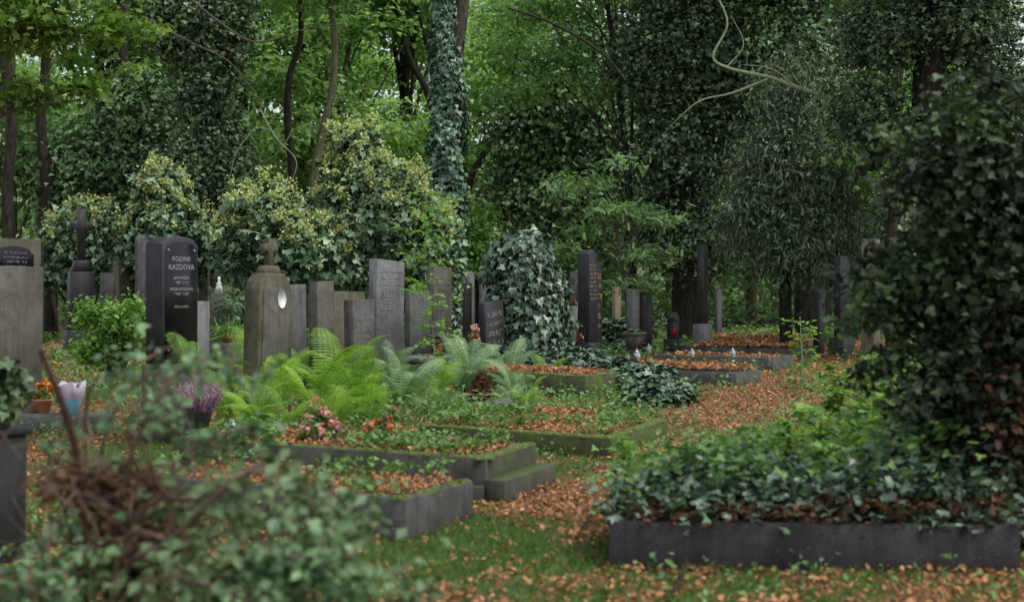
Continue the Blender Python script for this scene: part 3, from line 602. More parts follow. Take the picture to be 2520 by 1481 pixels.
bedcover(b9,'bright green weeds among the ivy of the big right grave','weed',3600,.065,'ivy',.34,'bed_weeds',v0=.22,v1=1.5,cr=.22,u0=.02,keep=-.1,rise=.35)
def inbed(x,y,pad=0):
    k=np.zeros(len(x),bool)
    for b in BEDS:
        d=np.stack([x,y],1)-b['n']; B=np.stack([b['u'],b['v']],1); s=d@np.linalg.inv(B).T
        k|=(s[:,0]>-pad)&(s[:,0]<b['Lu']+pad)&(s[:,1]>-pad)&(s[:,1]<b['Lv']+pad)
    return k
def band(y0,y1,n):
    y=y0+(y1-y0)*rng.random(n); xr=.40*y+.6; x=(rng.random(n)*2-1)*xr; return x,y
m=MB()
for y0,y1,n,s in ((6.3,13,80000,.038),(13,25,70000,.05),(25,46,46000,.09)):
    x,y=band(y0,y1,n); k=(rng.random(n)<np.clip(litterness(x,y)*1.15,.13,.95))&~inbed(x,y); x,y=x[k],y[k]
    m.leaves(np.stack([x,y,ground_z(x,y)+.006+.04*rng.random(len(x))**2],1),np.array([0,0,1.])+rng.normal(size=(len(x),3))*.35,s*(.5+.9*rng.random(len(x))),rng.random(len(x))**1.3,'curl' if y0<20 else 'oval',0)
tag(m.build('fallen_leaves','litter'),'orange brown autumn leaves strewn over the cemetery ground','fallen leaves',kind='stuff')
m=MB()
for y0,y1,n,s in ((6.2,9.8,76000,.058),(9.8,16,62000,.075),(16,34,46000,.11)):
    x,y=band(y0,y1,n); k=(rng.random(n)>np.clip(litterness(x,y)*1.35,.02,.95))&~inbed(x,y); x,y=x[k],y[k]; K=len(x)
    m.leaves(np.stack([x,y,ground_z(x,y)],1),rng.normal(size=(K,3))*[1,1,.2],s*(.4+.9*rng.random(K)),.1+.85*rng.random(K),'blade',0,tdir=np.array([0,0,.8])+rng.normal(size=(K,3))*.65)
tag(m.build('grass','grass'),'short green grass among the graves','grass',kind='stuff')
m=MB()
for y0,y1,n,s in ((7,16,3000,.045),(16,28,5200,.07),(28,48,3600,.13)):
    x,y=band(y0,y1,n); k=((nz(x,y,1.6,21)+nz(x,y,.6,22))>.0)&~inbed(x,y,.03)&((x<-1.0-(11-y)*.3)|(y>11.5)|(x>2.8)|(rng.random(n)<.2))
    k&=~((np.abs(x-pathx(y)-.3)<.4+.035*y)&(y<38)&(y>12)&(rng.random(n)<.85)); x,y=x[k],y[k]; K=len(x)
    c=np.stack([x,y,ground_z(x,y)+.02],1); per=12; q=rng.normal(size=(K,per,3))*np.array([.14,.14,.05])*(1+(y[:,None,None]>16)*.6); q[:,:,2]=abs(q[:,:,2])*1.5
    p=(c[:,None]+q).reshape(-1,3); ct=np.repeat(rng.random(K),per)*.7+.3*rng.random(K*per)
    m.leaves(p,np.array([0,0,1.])+rng.normal(size=(len(p),3))*.5,s*(.5+.8*rng.random(len(p))),ct,'oval',0)
tag(m.build('undergrowth','weed'),'low green weeds covering the ground between the graves','undergrowth',kind='stuff')
m=MB()
for b,nn_ in ((b2,240),(b3,300),(b4,90),(b1,40)):
    for _ in range(nn_):
        e=.065+random.uniform(-.04,.03); a=random.random()
        if random.random()<.6: q=bedpt(b,a,e/b['Lv'])
        else: q=bedpt(b,e/b['Lu'],a)
        rr=.018+.03*random.random(); m.lathe([(rr,-.01),(rr*.8,.006),(rr*.4,.013),(0,.016)],9,q)
tag(m.build('moss','mosspad',smooth=True),'green moss cushions along the kerbs','moss',kind='stuff')
# ferns
def frond(m,o,az,L,rise):
    n=30; s=np.linspace(.10,1,n); d=np.array([math.cos(az),math.sin(az),0]); sd=np.array([-math.sin(az),math.cos(az),0])
    def pos(s): s=np.asarray(s); return np.asarray(o)+d*L*(s*.25+s*s*.5)[...,None]+np.array([0,0,1])*(L*(rise*s-rise*.55*s*s))[...,None]
    p=pos(s); ln=L*.23*np.sin(np.pi*(.16+.82*s))**.9+.008; ln*=(.9+.2*rng.random(n))
    m.tube(pos(np.linspace(0,1,8)),np.linspace(.006,.002,8),4,.1)
    t=.1+.8*random.random(); dd=nrm(np.gradient(p,axis=0))
    for k in (-1,1):
        tip=p+sd*k*ln[:,None]+d*(ln*.38)[:,None]+np.array([0,0,-.18])*ln[:,None]
        wv=dd*(L*.0135)
        def at(f): return p*(1-f)+tip*f+np.array([0,0,.02])*(f*(1-f)*4)*ln[:,None]*2
        V=np.stack([at(0)-wv*.5,at(.2)-wv*1.15,at(.3)-wv*.45,at(.45)-wv*.95,at(.55)-wv*.35,at(.75)-wv*.6,at(1.),at(.7)+wv*.6,at(.55)+wv*.35,at(.42)+wv*.95,at(.3)+wv*.45,at(.18)+wv*1.1,at(0)+wv*.5],1)
        K=V.shape[1]; base=np.arange(n)[:,None]*K
        st=m.n; m.V.append(V.reshape(-1,3)); m.A.append(np.repeat(np.clip(t+.1*rng.normal(size=n),0,1),K))
        for f in ((0,1,2,10,11,12),(2,3,4,8,9,10),(4,5,6,7,8)):
            m.L.append((base+np.array(f)[None]+st).ravel()); m.T.append(np.full(n,len(f)))
        m.n+=n*K
FM=[]
for v in range(4):
    m=MB(); nf=[10,12,9,11][v]
    for i in range(nf): frond(m,(0,0,.02),i*6.28/nf+random.random()*.6,.45+.50*random.random(),.9+1.2*random.random())
    o=m.build('fern','fern' if v<2 else 'fern2'); FM.append(o.data); bpy.data.objects.remove(o)
def fern(px,py,sc,label,group,v=None,z=0):
    p=P(px,py,z); me=FM[v if v is not None else random.randrange(4)]; sc*=random.uniform(.8,1.15)
    o=bpy.data.objects.new('fern',me); C.objects.link(o); o.location=[float(a) for a in p]; o.rotation_euler=(random.uniform(-.3,.3),random.uniform(-.3,.3),random.random()*6.28); o.scale=(sc,)*3
    return tag(o,label,'fern',group)
lab='bright green fern in the thick clump behind the long mossy grave'
for px,py,sc,v in ((560,1040,.75,0),(640,1060,.8,1),(700,1010,.95,0),(640,1000,.8,1),(770,1055,.9,0),(820,1070,.7,1),(800,1000,1.0,0),(880,1030,.85,1),(560,985,.7,1),(720,965,1.0,1),(870,985,.9,0),(700,1065,.6,0),(760,965,1.0,1),(600,960,.8,0),(850,950,.85,1),(920,1045,.7,0)):
    fern(px,py,sc,lab,'ferns behind the long mossy grave',v)
lab2='pale green fern among the graves left of the ivy covered stump'
for px,py,sc in ((985,1010,.85),(1040,1000,.8),(950,980,.85),(1130,970,.8),(1210,945,.75),(1260,1000,.65),(1000,960,.85),(1090,1020,.55),(1250,950,.8),(1160,950,.8),(1265,1015,.6),(960,945,.95),(1050,1030,.6),(620,1020,.6)):
    fern(px,py,sc,lab2,'pale ferns beside the stump',random.choice((2,3)))
for px,py,sc in ((1300,1015,.5),(1340,960,.6),(1080,980,.8)): fern(px,py,sc,'small fresh fern at the edge of the raised mossy grave','small ferns at the raised grave',0)
m=MB()
for a,L,rs in ((R(140),.55,1.7),(R(100),.45,1.6)): frond(m,(0,0,0),a,L,rs)
o=m.build('fern','fern'); o.location=(W(455,0,14.1)[0]+.05,14.1,.70); tag(o,'yellow green fern fronds standing against the black polished headstone','fern')
block('stone_block','small stone ledge before the black polished headstone',(W(455,0,14.1)[0]+.05,14.1,0),.22,.18,.7,'brownstone')
p=P(1182,1006); root=thing('dead_conifer','small dried brown conifer on the leaf covered ground at centre','conifer',p); m=MB(); m.tube([(0,0,-.02),(0,0,.42)],[.012,.004],6); m.build('trunk','twig',root)
m=MB()
for z in np.linspace(.02,.42,70):
    rr=.19*(1-z/.46)+.02; a=rng.random(9)*6.28; d=np.stack([np.cos(a),np.sin(a),.5+0*a],1); m.leaves(np.repeat([[0,0,z]],9,0)+d*rr*rng.random((9,1)),rng.normal(size=(9,3)),.07,rng.random(9),'oval',0,tdir=d)
m.build('crown','brown',root)
def weed(name,label,p,hh,n,size,mat='fresh',tm='oval',lean=(.05,0),group=None,st='lichen',cat='sapling',sr=1.0):
    p=np.asarray(p,float); root=thing(name,label,cat,p,0,group); m=MB(); top=np.array([lean[0]*hh,lean[1]*hh,hh]); pts=[np.zeros(3),top*.5+[.02,0,0],top]; m.tube(pts,np.array([.006*hh+.003,.005,.002])*sr,6,smooth_n=4)
    l=MB(); sp,_=spline(np.array(pts),.01,12)
    for i in range(n):
        s=sp[int(len(sp)*(.25+.75*i/n))-1]; a=random.random()*6.28; d=np.array([math.cos(a),math.sin(a),.15]); L=hh*(.08+.14*random.random()); e=s+d*L; m.tube([s,e],[.003*sr,.001],4)
        k=9; q=s+(e-s)*np.linspace(.3,1.1,k)[:,None]+rng.normal(size=(k,3))*.03; l.leaves(q,np.array([0,0,1.])+rng.normal(size=(k,3))*.4,size*(.6+.6*rng.random(k)),.3+.7*rng.random(k),tm,0,tdir=rng.normal(size=(k,3))+d)
    m.build('stem',st,root); l.build('leaves',mat,root); return root
weed('sapling','thin bright green seedling standing alone beside the path at right',P(1972,962),1.12,18,.10,'fresh',lean=(-.02,0),sr=2.6)
weed('sapling','bright green sapling rising left of the ivied trunk behind the tall grey headstone',(W(1040,0,28)[0],28,0),3.5,60,.14,'fresh',lean=(.02,0))
weed('sapling','leafy green sapling in front of the stone ledge',(W(1075,0,22.5)[0],22.5,0),1.7,24,.11,'fresh',lean=(-.1,0))
lab3='low broad leaved seedling in the bright patch above the big right grave'
for i,(px,py,hh) in enumerate(((1990,1110,.5),(2060,1090,.65),(2120,1120,.6),(2180,1100,.75),(2240,1080,.9),(2030,1150,.45),(2110,1165,.55),(2200,1160,.7),(2140,1070,.9),(1930,1100,.35),(1880,1130,.3),(2280,1120,.9),(1780,1130,.25),(1840,1165,.3),(2070,1040,.75),(2180,1030,.9),(2160,1230,.55),(2260,1220,.7),(2040,1225,.45))):
    weed('seedling',lab3,P(px,py+25),hh,17,.10,'maple' if i%3 else 'fresh','maple',lean=(random.uniform(-.1,.1),0),group='seedlings above the right grave',cat='seedling')
for i,(px,py,hh) in enumerate(((1530,1160,.28),(1600,1175,.25))): weed('seedling','tiny pale seedling behind the left corner of the big right grave',P(px,py),hh,9,.09,'fresh','maple',group='pale seedlings at the right grave',cat='seedling')
Y=27; b_=np.array([W(550,0,Y)[0],Y,0]); root=thing('juniper_bush','small blue green juniper left of the olive cross monument','bush',b_); m=MB(); foliage(m,[(b_[0],Y,.9,.28,.25,.75)],300,14,.12,.12,'needle',up=1.2,shell=.2,droop=-1.5); m.build('foliage','yew',root,b_)
MB().tube([b_,b_+[0,0,1.2]],[.03,.01],6).build('stem','bark',root,b_)
# ---- shrubs
def shrub(name,label,Y,gx_,ells,nc,per,cr,size,mat='shrub',bloom=0,tm='ivy',bright=.9,cat='bush',**kw):
    b_=np.array([W(gx_,0,Y)[0],Y,0]); root=thing(name,label,cat,b_); m=MB(); cc,out=foliage(m,ells,nc,per,cr,size,tm,hi=bright,**kw); m.build('foliage',mat,root,b_)
    t=MB()
    for i in range(9): q=cc[rng.integers(len(cc))]; t.tube([b_+rng.normal(size=3)*[.1,.1,0],(b_+q)/2+[0,0,.2],q],[.06,.04,.01],6,smooth_n=4)
    t.build('stem','bark_dark',root,b_,True)
    if bloom:
        f=MB(); k=(out[:,2]>-.05); c2=cc[k];o2=out[k]; pr=np.clip(c2[:,2]-c2[:,2].min(),.1,None)**2; idx=rng.choice(len(c2),min(bloom,len(c2)),replace=False,p=pr/pr.sum()); c2=c2[idx]+o2[idx]*cr*.8+np.array([0,0,.06])
        per_=26; q=rng.normal(size=(len(c2),per_,3))*.06*Y/32; p=(c2[:,None]+q).reshape(-1,3); f.leaves(p,rng.normal(size=(len(p),3))+[0,0,.5],.085*Y/32,rng.random(len(p)),'oval',0); f.build('blossom','bloom',root,b_)
    return root
Y=32.
shrub('flowering_ivy_bush','tall rounded ivy bush with yellow green flower heads left of the ivied trunk',Y,930,[E(880,400,Y,60,95),E(920,530,Y,150,130),E(1010,590,Y,100,120),E(850,600,Y,120,120),E(1060,650,Y,60,90)],850,18,.30,.17,bloom=300)
shrub('flowering_ivy_bush','broad lower ivy bush with yellow flower heads behind the cross monument',31.,680,[E(650,560,31,90,110),E(740,620,31,110,80),E(810,660,31,60,60),E(590,620,31,60,80)],600,16,.28,.17,bloom=210)
shrub('flowering_ivy_bush','narrow upright ivy bush with pale tips behind the black headstone',33.,430,[E(405,510,33,50,110),E(450,610,33,80,110),E(380,600,33,60,90)],450,16,.28,.17,bloom=80)
shrub('round_bush','rounded green bush behind the dark stone cross at left',40.,210,[E(215,610,40,110,105),E(130,640,40,60,70),E(270,640,40,60,90)],520,18,.35,.17,bloom=40)
shrub('leafy_bush','low yellow green bush with reddish tips between the cross and the black headstone',22.,290,[E(290,800,22,70,80),E(240,870,22,60,50),E(340,780,22,40,80),E(220,780,22,30,50)],260,14,.22,.085,'fresh',tm='oval',up=.8,droop=-.8,shell=.0)
shrub('leafy_bush','light green shrub glowing right of the ivied trunk',40.,1170,[E(1170,560,40,50,80),E(1160,650,40,80,60)],200,16,.4,.16,'fresh',tm='oval',shell=.2)
shrub('leafy_bush','pale leafy shrub between the stump and the pointed headstone',34.,1390,[E(1370,650,34,60,60),E(1420,730,34,50,60)],160,16,.35,.13,'weed',tm='oval',shell=.1)
# ---- ivied trunk in centre
Y=38.; base=np.array([W(1100,0,Y)[0],Y,0]); root=thing('ivied_tree','tall slender tree trunk wrapped in shiny ivy at centre, forking into a bare stem','tree',base)
t=MB(); t.tube([base-[0,0,.1],W(1102,500,Y),W(1108,300,Y),W(1122,150,Y),W(1140,-20,Y),W(1150,-300,Y)],[.3,.22,.2,.19,.18,.15],10,smooth_n=4)
t.tube([W(1106,300,Y),W(1100,120,Y),W(1088,-60,Y),W(1080,-300,Y)],[.18,.14,.12,.1],8,smooth_n=4); t.build('trunk','bark',root,base,True)
m=MB(); ivyskin(m,[W(1100,820,Y),W(1102,600,Y),W(1098,480,Y),W(1100,360,Y),W(1105,240,Y),W(1098,120,Y),W(1092,20,Y),W(1086,-200,Y)],[.50,.33,.38,.35,.37,.28,.20,.16],9500,.14,.09,lo=.1,hi=1.0); m.build('ivy','ivy_lit',root,base)
m=MB(); foliage(m,[E(1100,-330,Y,420,150)],90,20,.8,.2,flat=.4); m.build('crown','canopy',root,base)
# ---- big dark trees at right
Y=39.; tree('ivied_tree','massive dark ivy clad tree right of centre reaching the top of the photo',Y,[(1700,850),(1690,500),(1710,200),(1700,-200),(1690,-500)],
 [E(1700,100,Y,150,200),E(1680,350,Y,130,180),E(1640,560,Y,90,110),E(1710,600,Y,90,110),E(1800,250,Y,90,160),E(1600,150,Y,100,140),E(1690,-200,Y,220,180)],2300,24,.65,.125,'ivy_dark','bark_dark',(.5,.25),'ivy',lo=.0,hi=1.0,shell=.1)
Y=29.; tree('ivied_tree','huge dark ivy covered tree filling the upper right corner',Y,[(2310,900),(2300,500),(2285,250),(2300,0),(2310,-400)],
 [E(2360,60,Y,170,110),E(2170,90,Y,110,120),E(2450,250,Y,130,130),E(2130,290,Y,90,90),E(2300,-200,Y,300,130),E(2370,420,Y,120,60),E(2480,500,Y,100,130),E(2260,330,Y,60,60)],2300,24,.52,.095,'ivy_dark','bark_dark',(.42,.25),'ivy',lo=.0,hi=.9,shell=.1)
Y=38.; tree('ivied_tree','dark ivy draped tree behind the bare crooked branch',Y,[(1990,840),(1980,500),(2000,200),(2010,-200)],
 [E(1950,150,Y,150,180),E(2050,450,Y,100,140),E(2120,560,Y,90,90),E(1900,-100,Y,200,140)],1200,22,.55,.13,'ivy_mid','bark_dark',(.35,.2),'ivy',lo=.0,hi=.8,shell=.2)
Y=33.5; tree('yew_tree','drooping grey green conifer with hanging needle sprays at right',Y,[(1935,850),(1930,500),(1925,150)],
 [E(1940,250,Y,60,140),E(1880,430,Y,70,80),E(1990,470,Y,80,80),E(1830,540,Y,60,70),E(2060,440,Y,60,100),E(1960,600,Y,120,60),E(2080,600,Y,60,60)],1000,30,.60,.14,'yew','bark_dark',(.16,.06),'spray',flat=1.3,up=.4,droop=1.8,shell=.0,lo=0,hi=1.0)
Y=46.; tree('ivied_tree','green ivy covered tree right of the shiny ivied trunk',Y,[(1390,860),(1385,500),(1400,200),(1410,-300)],
 [E(1380,250,Y,110,130),E(1290,330,Y,80,120),E(1350,500,Y,110,100),E(1470,350,Y,80,150),E(1250,480,Y,50,80),E(1500,560,Y,90,100),E(1430,120,Y,60,90)],1600,22,.7,.16,'ivy_mid','bark',(.3,.15),'ivy',lo=.1,hi=1.0,shell=.2)
Y=33.; tree('ash_sapling','young ash with light feathery leaves left of the massive dark tree',Y,[(1560,860),(1530,650),(1500,500),(1440,420)],
 [E(1420,450,Y,90,25),E(1520,520,Y,110,30),E(1600,630,Y,80,25),E(1430,570,Y,70,20),E(1640,540,Y,60,30),E(1520,400,Y,60,20),E(1560,700,Y,70,30)],100,14,.6,.20,'canopy2','bark',(.05,.02),'spray',limbs=20,flat=.3,up=.8,shell=.0,droop=.3,lo=.3,hi=1.0)
Y=40.; tree('ivied_tree','dark ivy wrapped tree with a heavy trunk at upper left',Y,[(500,860),(500,500),(520,250),(560,50),(570,-200)],
 [E(510,200,Y,60,150),E(470,430,Y,80,110),E(550,380,Y,50,120),E(560,60,Y,50,110),E(450,60,Y,80,100)],1200,22,.62,.125,'ivy_dark','bark_dark',(.38,.2),'ivy',lo=.05,hi=.95,shell=.1)
Y=43.; tree('ivied_tree','grey green ivy clad tree left of the heavy dark trunk',Y,[(330,850),(320,500),(300,200),(310,-200)],
 [E(330,280,Y,90,120),E(250,400,Y,110,100),E(370,430,Y,80,120),E(180,470,Y,80,80)],1000,20,.62,.15,'ivy_mid','bark_dark',(.3,.15),'ivy',lo=.05,hi=.9,shell=.2)
Y=19.; tree('maple_tree','maple with yellow green boughs hanging into the upper left corner',Y,[(-330,1000),(-330,500),(-300,100),(-280,-300)],
 [E(90,60,Y,180,90),E(280,60,Y,110,50),E(60,230,Y,90,50),E(200,210,Y,60,45),E(-60,-60,Y,200,200),E(180,-120,Y,250,100),E(330,160,Y,50,25)],420,22,.36,.10,'maple','bark',(.25,.12),'maple',12,flat=.35,up=1.0,hi=1.0,shell=.0)
Y=40.; tree('maple_tree','light green tree whose leaves overhang the upper centre right',Y,[(1560,860),(1550,500),(1520,200),(1480,-100)],
 [E(1330,20,Y,150,60),E(1230,120,Y,70,50),E(1500,-60,Y,200,90),E(1400,150,Y,110,60),E(1480,230,Y,70,40),E(1280,220,Y,90,50)],330,24,.6,.15,'canopy','bark_dark',(.14,.06),'oval',12,flat=.3,up=1.0,hi=1.0,shell=.0)
# ---- mid and far trees
def proto(seed,hh,leaf,bark,r0,lean,nc=500,size=.3,low=.3):
    base=np.zeros(3); root=thing('broadleaf_tree','x','tree',(0,0,0)); g_=random.Random(seed)
    pts=[np.array([0,0,-.1]),np.array([lean*hh*.3,0,hh*.3]),np.array([lean*hh*.55+.4*g_.uniform(-1,1),0,hh*.6]),np.array([lean*hh*.9,0,hh*.95])]
    t=MB(); t.tube(pts,[r0,r0*.8,r0*.6,r0*.2],8,smooth_n=5)
    el=[(pts[2][0]+g_.uniform(-1.8,1.8),g_.uniform(-1.5,1.5),hh*g_.uniform(low,.98),g_.uniform(1.4,2.6),g_.uniform(1.2,2.2),g_.uniform(.7,1.3)) for _ in range(9)]
    m=MB(); cc,out=foliage(m,el,nc,22,.9,size,'oval',flat=.25,up=1.2,shell=.1,hi=1.0)
    sp,_=spline(np.array(pts),.1,8)
    for _ in range(16):
        q=cc[g_.randrange(len(cc))]; ok=sp[sp[:,2]<q[2]-.3]
        if len(ok)<2: continue
        a=ok[g_.randrange(len(ok)//2,len(ok))]; t.tube([a,(a+q)/2+[0,0,.3],q],[r0*.35,r0*.2,.02],5,smooth_n=4)
    t.build('trunk',bark,root,base,True); m.build('crown',leaf,root,base); return root
PR=[proto(1,15,'canopy','bark',.20,.08,460,.24),proto(2,17,'canopy2','bark_green',.24,-.05,540,.24),proto(3,14,'far','bark',.16,.15,420,.24),proto(4,16,'canopy','bark_dark',.3,-.02,480,.24,.22)]
rows=[(715,50,0,0),(775,47,2,.2),(1010,52,3,1),(930,60,2,2.2),(120,46,1,0),(25,44,1,2),(620,58,3,.5),(860,66,0,1.4),(1190,56,2,2.7),(1290,64,0,.9),(1060,70,3,3.2),(400,62,0,1.2),(220,60,3,3),(1500,60,1,.3),(1650,58,1,2),(1850,56,1,1.1),(2030,52,0,.2),(2200,50,1,2.9),(2400,48,1,1),(-60,55,0,2),(540,72,0,2.5),(1400,76,2,2),(1750,72,0,.8),(2100,68,3,1.9),(2300,64,0,.2),(100,74,0,.9),(1480,68,0,2.6)]
where=lambda px: ('far left edge' if px<60 else 'left' if px<450 else 'left of centre' if px<900 else 'centre' if px<1250 else 'right of centre' if px<1700 else 'right' if px<2200 else 'far right')
used=set()
for px,Y,k,a in rows:
    kind=['green crowned','shaded dark green','slender pale green','spreading'][k]; lb=f'{kind} woodland tree standing {"just behind the graves" if Y<55 else "deeper in the wood" if Y<68 else "at the back of the wood"}, {where(px)}'
    loc=(W(px,0,Y)[0],Y,0)
    if k not in used: used.add(k); o=PR[k]; o.location=loc; o.rotation_euler=(0,0,a); o['label']=lb; o['group']='woodland trees behind the graves'
    else: o=dup(PR[k],loc,a,.9+.25*random.random(),lb,'woodland trees behind the graves')
def stemtree(label,Y,pts,r,name='slender_tree',bark='bark'):
    q=[W(a,b,Y) for a,b in pts]; q[0][2]=-.1; base=np.array([q[0][0],Y,0]); root=thing(name,label,'tree',base)
    MB().tube(q,np.linspace(r,r*.5,len(q)),8,smooth_n=5).build('trunk',bark,root,base,True)
    top=q[-1]; m=MB(); foliage(m,[(top[0],top[1],top[2],1.8,1.6,1.3)],90,20,.6,.2,flat=.3,up=1,hi=1); m.build('crown','canopy',root,base)
stemtree('thin straight dark trunk left of the tall flowering ivy bush',44.,[(722,850),(722,480),(708,300),(712,190),(740,90),(735,-60)],.15,bark='bark_dark')
stemtree('leaning curved trunk behind the tall flowering ivy bush',42.,[(760,850),(768,520),(775,420),(800,300),(822,190),(820,60),(790,-80)],.17,bark='bark_green')
stemtree('slanting bare trunk just left of the shiny ivied trunk',48.,[(1190,850),(1120,520),(1060,250),(1010,150),(985,60),(960,-60)],.17,bark='bark_dark')
stemtree('second slanting trunk crossing the wood left of the shiny ivied trunk',49.,[(1120,850),(1110,520),(1085,280),(1060,140),(1030,40),(1010,-60)],.13,bark='bark_dark')
stemtree('dark slim trunk at the far left behind the cross',42.,[(128,850),(118,480),(100,300),(112,150),(90,-60)],.2,bark='bark_dark')
stemtree('slanting trunk at the left edge of the wood',40.,[(25,860),(18,480),(30,300),(0,100),(-10,-60)],.18,bark='bark_dark')
stemtree('slanting dark trunk right of the shiny ivied trunk',48.,[(1120,850),(1150,480),(1190,380),(1240,300),(1280,100)],.14,bark='bark_dark')
stemtree('dark trunk in the shade beneath the huge tree at right',33.,[(2198,870),(2190,640),(2200,500),(2210,380)],.17,bark='bark')
def branch(label,Y,curves,bark):
    p0=W(*curves[0][0][0],Y); root=thing('bare_branch',label,'branch',p0); m=MB()
    for pts,r0,r1 in curves: m.tube([W(a,b,Y) for (a,b) in pts],np.linspace(r0,r1,len(pts)),6,smooth_n=6)
    m.build('wood',bark,root,p0,True); return root
branch('pale crooked dead branch reaching left in front of the dark ivied trees',30.,[([(2180,290),(1960,215),(1890,190),(1800,170),(1755,140),(1790,60),(1760,-20)],.05,.018),([(1890,195),(1800,230),(1720,250),(1650,310)],.03,.006),([(1790,165),(1830,110),(1800,40)],.02,.006),([(1960,215),(1900,170),(1830,160)],.02,.006)],'lichen')
branch('long thin brown branch arching down from the upper left',34.,[([(380,60),(480,110),(560,150),(620,220),(660,300)],.03,.008),([(470,0),(560,70),(640,105),(760,70),(850,60)],.035,.01)],'bark')
branch('fine drooping twigs behind the flowering ivy bushes',35.,[([(640,270),(680,340),(730,400),(700,480)],.02,.005),([(640,300),(580,380),(560,480)],.015,.005),([(720,320),(690,370),(650,400)],.012,.004)],'lichen')
branch('thin dark bough arching across the upper centre right',30.,[([(1250,20),(1340,50),(1420,90),(1490,140),(1540,200)],.02,.035)],'bark_dark')
# ---- far woodland masses
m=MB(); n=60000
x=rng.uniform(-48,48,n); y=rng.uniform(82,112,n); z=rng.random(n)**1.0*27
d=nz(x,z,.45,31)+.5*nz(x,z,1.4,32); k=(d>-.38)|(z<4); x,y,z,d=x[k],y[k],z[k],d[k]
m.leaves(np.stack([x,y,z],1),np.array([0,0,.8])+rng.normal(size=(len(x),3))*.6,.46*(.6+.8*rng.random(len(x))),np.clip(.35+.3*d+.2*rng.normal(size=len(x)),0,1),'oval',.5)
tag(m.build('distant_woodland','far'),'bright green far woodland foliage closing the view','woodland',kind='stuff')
m=MB(); n=42000
x=rng.uniform(-30,30,n); y=rng.uniform(50,80,n); z=rng.random(n)**1.6*5.0*(1+.3*nz(x,y,.4,40)); d=nz(x,y,.9,41)
k=d>-.5; x,y,z,d=x[k],y[k],z[k],d[k]
m.leaves(np.stack([x,y,np.abs(z)],1),np.array([0,0,.9])+rng.normal(size=(len(x),3))*.6,.34*(.6+.8*rng.random(len(x))),np.clip(.4+.3*d+.2*rng.normal(size=len(x)),0,1),'oval',.3)
tag(m.build('woodland_undergrowth','canopy2'),'dark shrubby undergrowth beneath the woodland trees','undergrowth',kind='stuff')
# ---- right foreground ivied tree
Y=8.6; b_=np.array([W(2520,0,Y)[0],Y+.3,0]); root=thing('ivied_tree','dark blurred ivy covered tree in the right foreground edge','tree',b_)
t=MB(); t.tube([b_-[0,0,.1],W(2530,1000,Y+.3),W(2560,600,Y+.3),W(2620,250,Y+.4),W(2700,-200,Y+.5)],[.22,.2,.17,.13,.1],10,smooth_n=4)
m=MB(); foliage(m,[E(2480,1000,Y,130,260),E(2470,700,Y,120,190),E(2510,450,Y,110,120),E(2390,1150,Y,100,110),E(2580,800,Y,150,450),E(2330,740,Y,90,60),E(2330,450,Y,90,45),E(2360,950,Y,90,100),E(2420,1280,Y,120,60)],820,20,.26,.06,'ivy',up=.5,shell=.0,lo=0,hi=.85,jit=.8)
sh=MB()
for (x0,y0,x1,y1,x2,y2,nl) in ((2500,380,2380,300,2210,350,50),(2520,480,2350,380,2170,500,60),(2500,560,2350,520,2190,650,60),(2520,650,2330,600,2110,740,70),(2500,760,2300,680,2070,810,70),(2520,850,2310,780,2130,940,70),(2500,950,2360,860,2190,1040,60),(2520,1050,2340,960,2200,1140,60),(2500,1100,2380,1080,2240,1260,50),(2520,330,2420,240,2300,250,30),(2520,720,2260,610,2040,700,50),(2480,1180,2360,1180,2270,1340,40),(2540,260,2470,210,2370,190,24),(2520,600,2400,520,2270,560,50),(2520,900,2400,830,2280,900,50),(2520,420,2300,330,2110,400,40)):
    dy=random.uniform(-.35,.35); c=np.array([W(x0,y0,Y),W(x1,y1,Y+dy),W(x2,y2,Y+dy*1.8)]); sp,rr=spline(c,np.array([.012,.007,.003]),12); t.tube(sp,rr,5)
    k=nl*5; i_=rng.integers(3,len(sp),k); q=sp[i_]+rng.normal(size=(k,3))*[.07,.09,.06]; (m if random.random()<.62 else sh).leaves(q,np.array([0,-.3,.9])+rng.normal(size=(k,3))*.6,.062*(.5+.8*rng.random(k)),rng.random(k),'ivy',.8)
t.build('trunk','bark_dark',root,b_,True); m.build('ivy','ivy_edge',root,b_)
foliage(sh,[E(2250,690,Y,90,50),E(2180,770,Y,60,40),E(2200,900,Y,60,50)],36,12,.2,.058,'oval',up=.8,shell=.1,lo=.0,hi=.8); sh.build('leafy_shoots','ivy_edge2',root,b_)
m=MB(); foliage(m,[E(2480,1050,Y-.1,120,240),E(2420,1250,Y,140,90),E(2420,800,Y,70,100)],330,10,.17,.055,'curl',shell=.3,lo=0,hi=.7); m.build('dead_leaves','brown',root,b_)
